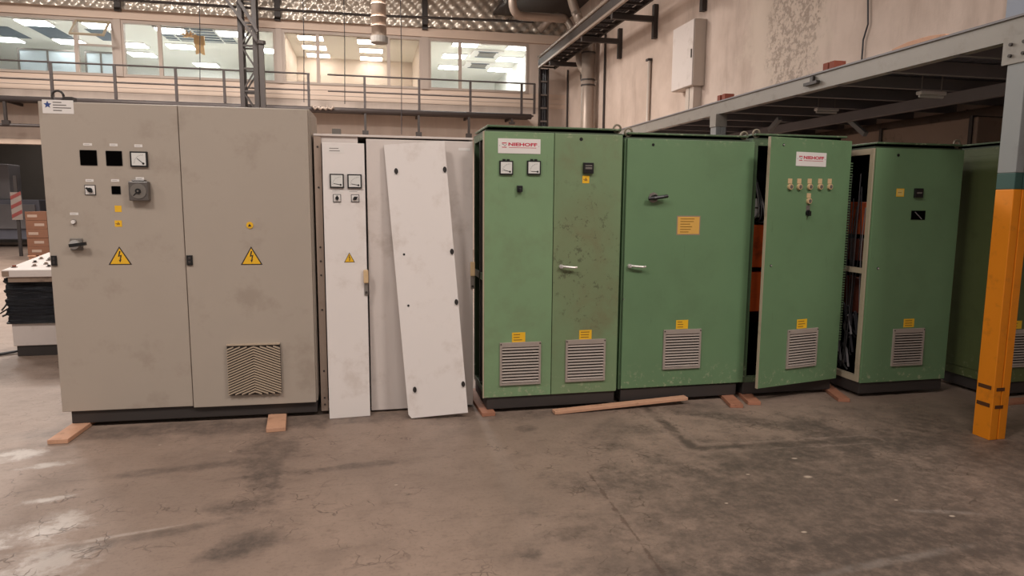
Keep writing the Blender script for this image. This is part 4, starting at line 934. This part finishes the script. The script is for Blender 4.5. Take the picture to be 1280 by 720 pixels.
for k in range(16):
    y_ = rs.uniform(.1, .42); z_ = rs.uniform(.15, .55)
    MB().path(bend([(.05, y_, z_), (.06, y_+.06, z_+.18), (.08, y_+.14, z_+.02), (.12, y_+.1, z_-.05)], .06), .008, 5).build('cable', 'cable' if k % 3 == 0 else 'cabledark', c)
eyebolt(c, Wg-.03, .05, 1.98)
# fifth, olive, behind the yellow post
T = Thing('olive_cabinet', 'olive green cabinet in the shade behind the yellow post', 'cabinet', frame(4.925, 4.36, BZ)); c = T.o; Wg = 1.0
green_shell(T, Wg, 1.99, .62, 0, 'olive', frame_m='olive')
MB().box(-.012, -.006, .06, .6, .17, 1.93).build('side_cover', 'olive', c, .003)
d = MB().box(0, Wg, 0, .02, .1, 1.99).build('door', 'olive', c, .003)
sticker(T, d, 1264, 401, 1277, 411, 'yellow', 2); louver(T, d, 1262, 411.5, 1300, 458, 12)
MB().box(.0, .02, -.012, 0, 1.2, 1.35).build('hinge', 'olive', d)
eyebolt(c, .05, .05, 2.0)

# ================================================================== TIMBERS
def plank(p, q, w_, h, label, mat='wood', z=0.0, dz=0.0, name='timber_plank', ext=0):
    a, b = V((p[0], p[1], z)), V((q[0], q[1], z+dz)); b = b+(b-a).normalized()*ext; d = (b-a); L_ = d.length; d.normalize(); r = V((-d.y, d.x, 0)).normalized(); u = d.cross(r)
    o = MB().box(0, L_, -w_/2, w_/2, 0, h).build(name, mat, None, .003); o.matrix_world = mat3(a, d, r, u); return tag(o, label, 'plank')
plank(onz(72, 555), onz(103, 533), .12, .029, 'short timber sticking out under the left end of the beige cabinet', ext=.35)
plank(onz(345, 540), onz(347.5, 519), .125, .029, 'short timber under the beige cabinet below its chevron vent', ext=.3)
plank(onz(611, 520.5), onz(600, 505), .1, .029, 'reddish timber under the left side of the two-door green cabinet', 'redwood', ext=.35)
p, q = onz(692, 517), onz(851, 497.5, .02)
plank((p.x, p.y), (q.x, 4.71), .07, .024, 'long plank lying askew in front of the green cabinets', 'wood', .001, .035)
plank(onz(921, 510), onz(906, 495), .1, .029, 'short timber between the second and third green cabinets, left of two', 'redwood', ext=.3)
plank(onz(943, 506.5), onz(928, 492.5), .1, .029, 'short timber between the second and third green cabinets, right of two', 'redwood', ext=.3)
plank(onz(1055, 502.5), onz(1036, 488), .09, .029, 'short timber under the right end of the cabinet with the ajar door', 'redwood', ext=.3)
plank((4.7, 4.22), (5.9, 4.27), .09, .026, 'timber on the floor in front of the olive cabinet behind the yellow post', 'redwood')

# ================================================================== CONTROL DESK
g = onz(18, 446); T = Thing('control_desk', 'cream operator control desk wrapped in black film left of the beige cabinet', 'desk', frame(g.x, g.y, 0)); c = T.o; Wd, Dd = 1.5, .85
z1 = T.l(40, 432)[1]; z2 = T.l(40, 404)[1]; z3 = T.l(40, 347)[1]; z4 = T.l(40, 335)[1]
MB().box(.02, Wd, .02, Dd, 0, z1).build('plinth', 'plinth', c, .004)
MB().box(0, Wd, 0, Dd, z1, z2+.03).build('lower_body', 'offwhite', c, .006)
# film-wrapped middle, wavy rings
mb = MB(); N = 30
for i in range(N+1):
    zz = z2+(z3-z2)*i/N; k = .005*math.sin(i*2.1)+.007*math.sin(i*.9+1)
    for (x, y) in ((-.02-k, -.02-k), (Wd*.5, -.025-k*1.4), (Wd+.02+k, -.02-k), (Wd+.02, Dd+.02), (-.02-k, Dd+.02)): mb.v.append((x, y, zz))
for i in range(N):
    for j in range(5): mb.f.append((i*5+j, i*5+(j+1) % 5, (i+1)*5+(j+1) % 5, (i+1)*5+j)); mb.mi.append(0)
mb.build('film_wrap', 'film', c)
mb = MB()
for i in range(3): mb.bar((-.02, -.01, z2+.1+i*.05), (-.06-.015*(i % 2), -.03, z2+.08+i*.03), .05, .012)
mb.build('film_tatters', 'film', c)
ov = T.l(3, 338, -.08)[0]
zf = z4-.01; zbk = zf+.10
mb = MB().hexa([(ov, -.1, zf-.07), (Wd+.06, -.1, zf-.07), (Wd+.06, Dd+.05, zf-.07), (ov, Dd+.05, zf-.07), (ov, -.1, zf), (Wd+.06, -.1, zf), (Wd+.06, Dd+.05, zbk), (ov, Dd+.05, zbk)])
mb.build('sloped_top', 'offwhite', c, .006); MB().box(ov+.04, Wd+.02, -.08, Dd, zf-.12, zf-.07).build('top_skirt', 'duct', c)
MB().box(.0, .06, -.103, -.1, zf-.06, zf-.01).build('corner_mark', 'duct', c)
sl = (zbk-zf)/(Dd+.15)
for i, (x, y, r, mt) in enumerate(((.2, .05, .035, 'brick'), (.35, .3, .03, 'black'), (.52, .42, .045, 'grey'), (.62, .2, .03, 'duct'), (.78, .06, .03, 'black'), (.85, .3, .03, 'black'), (.5, .1, .03, 'duct'), (1.0, .12, .035, 'brick'), (1.05, .4, .03, 'black'), (.45, .58, .05, 'grey'), (.75, .55, .05, 'grey'), (.3, .5, .03, 'duct'), (.68, .36, .025, 'black'), (1.2, .25, .03, 'brick'))):
    x = x*.52-.06; r *= .8; zz = zf+sl*(y+.1); MB().path([(x, y, zz-.004), (x, y, zz+.006)], r, 12).path([(x, y, zz+.006), (x, y, zz+.02)], r*.6, 10, 1).build('control_button', ['steel', mt], c)
for k, y in enumerate((-.3, -.15)):
    tag(MB().path(bend([(g.x+.1, g.y+.3, .03), (g.x-.25, g.y+.1+y*.5, .012), (g.x-.8, g.y+y, .012), (g.x-1.8, g.y-.35+y*1.2, .012)], .2), .012, 6).build('floor_cable', 'cabledark', smooth=True), f'dark cable on the floor running left from the control desk, {"front" if k == 0 else "rear"} of two', 'cable', 'cables at the desk')
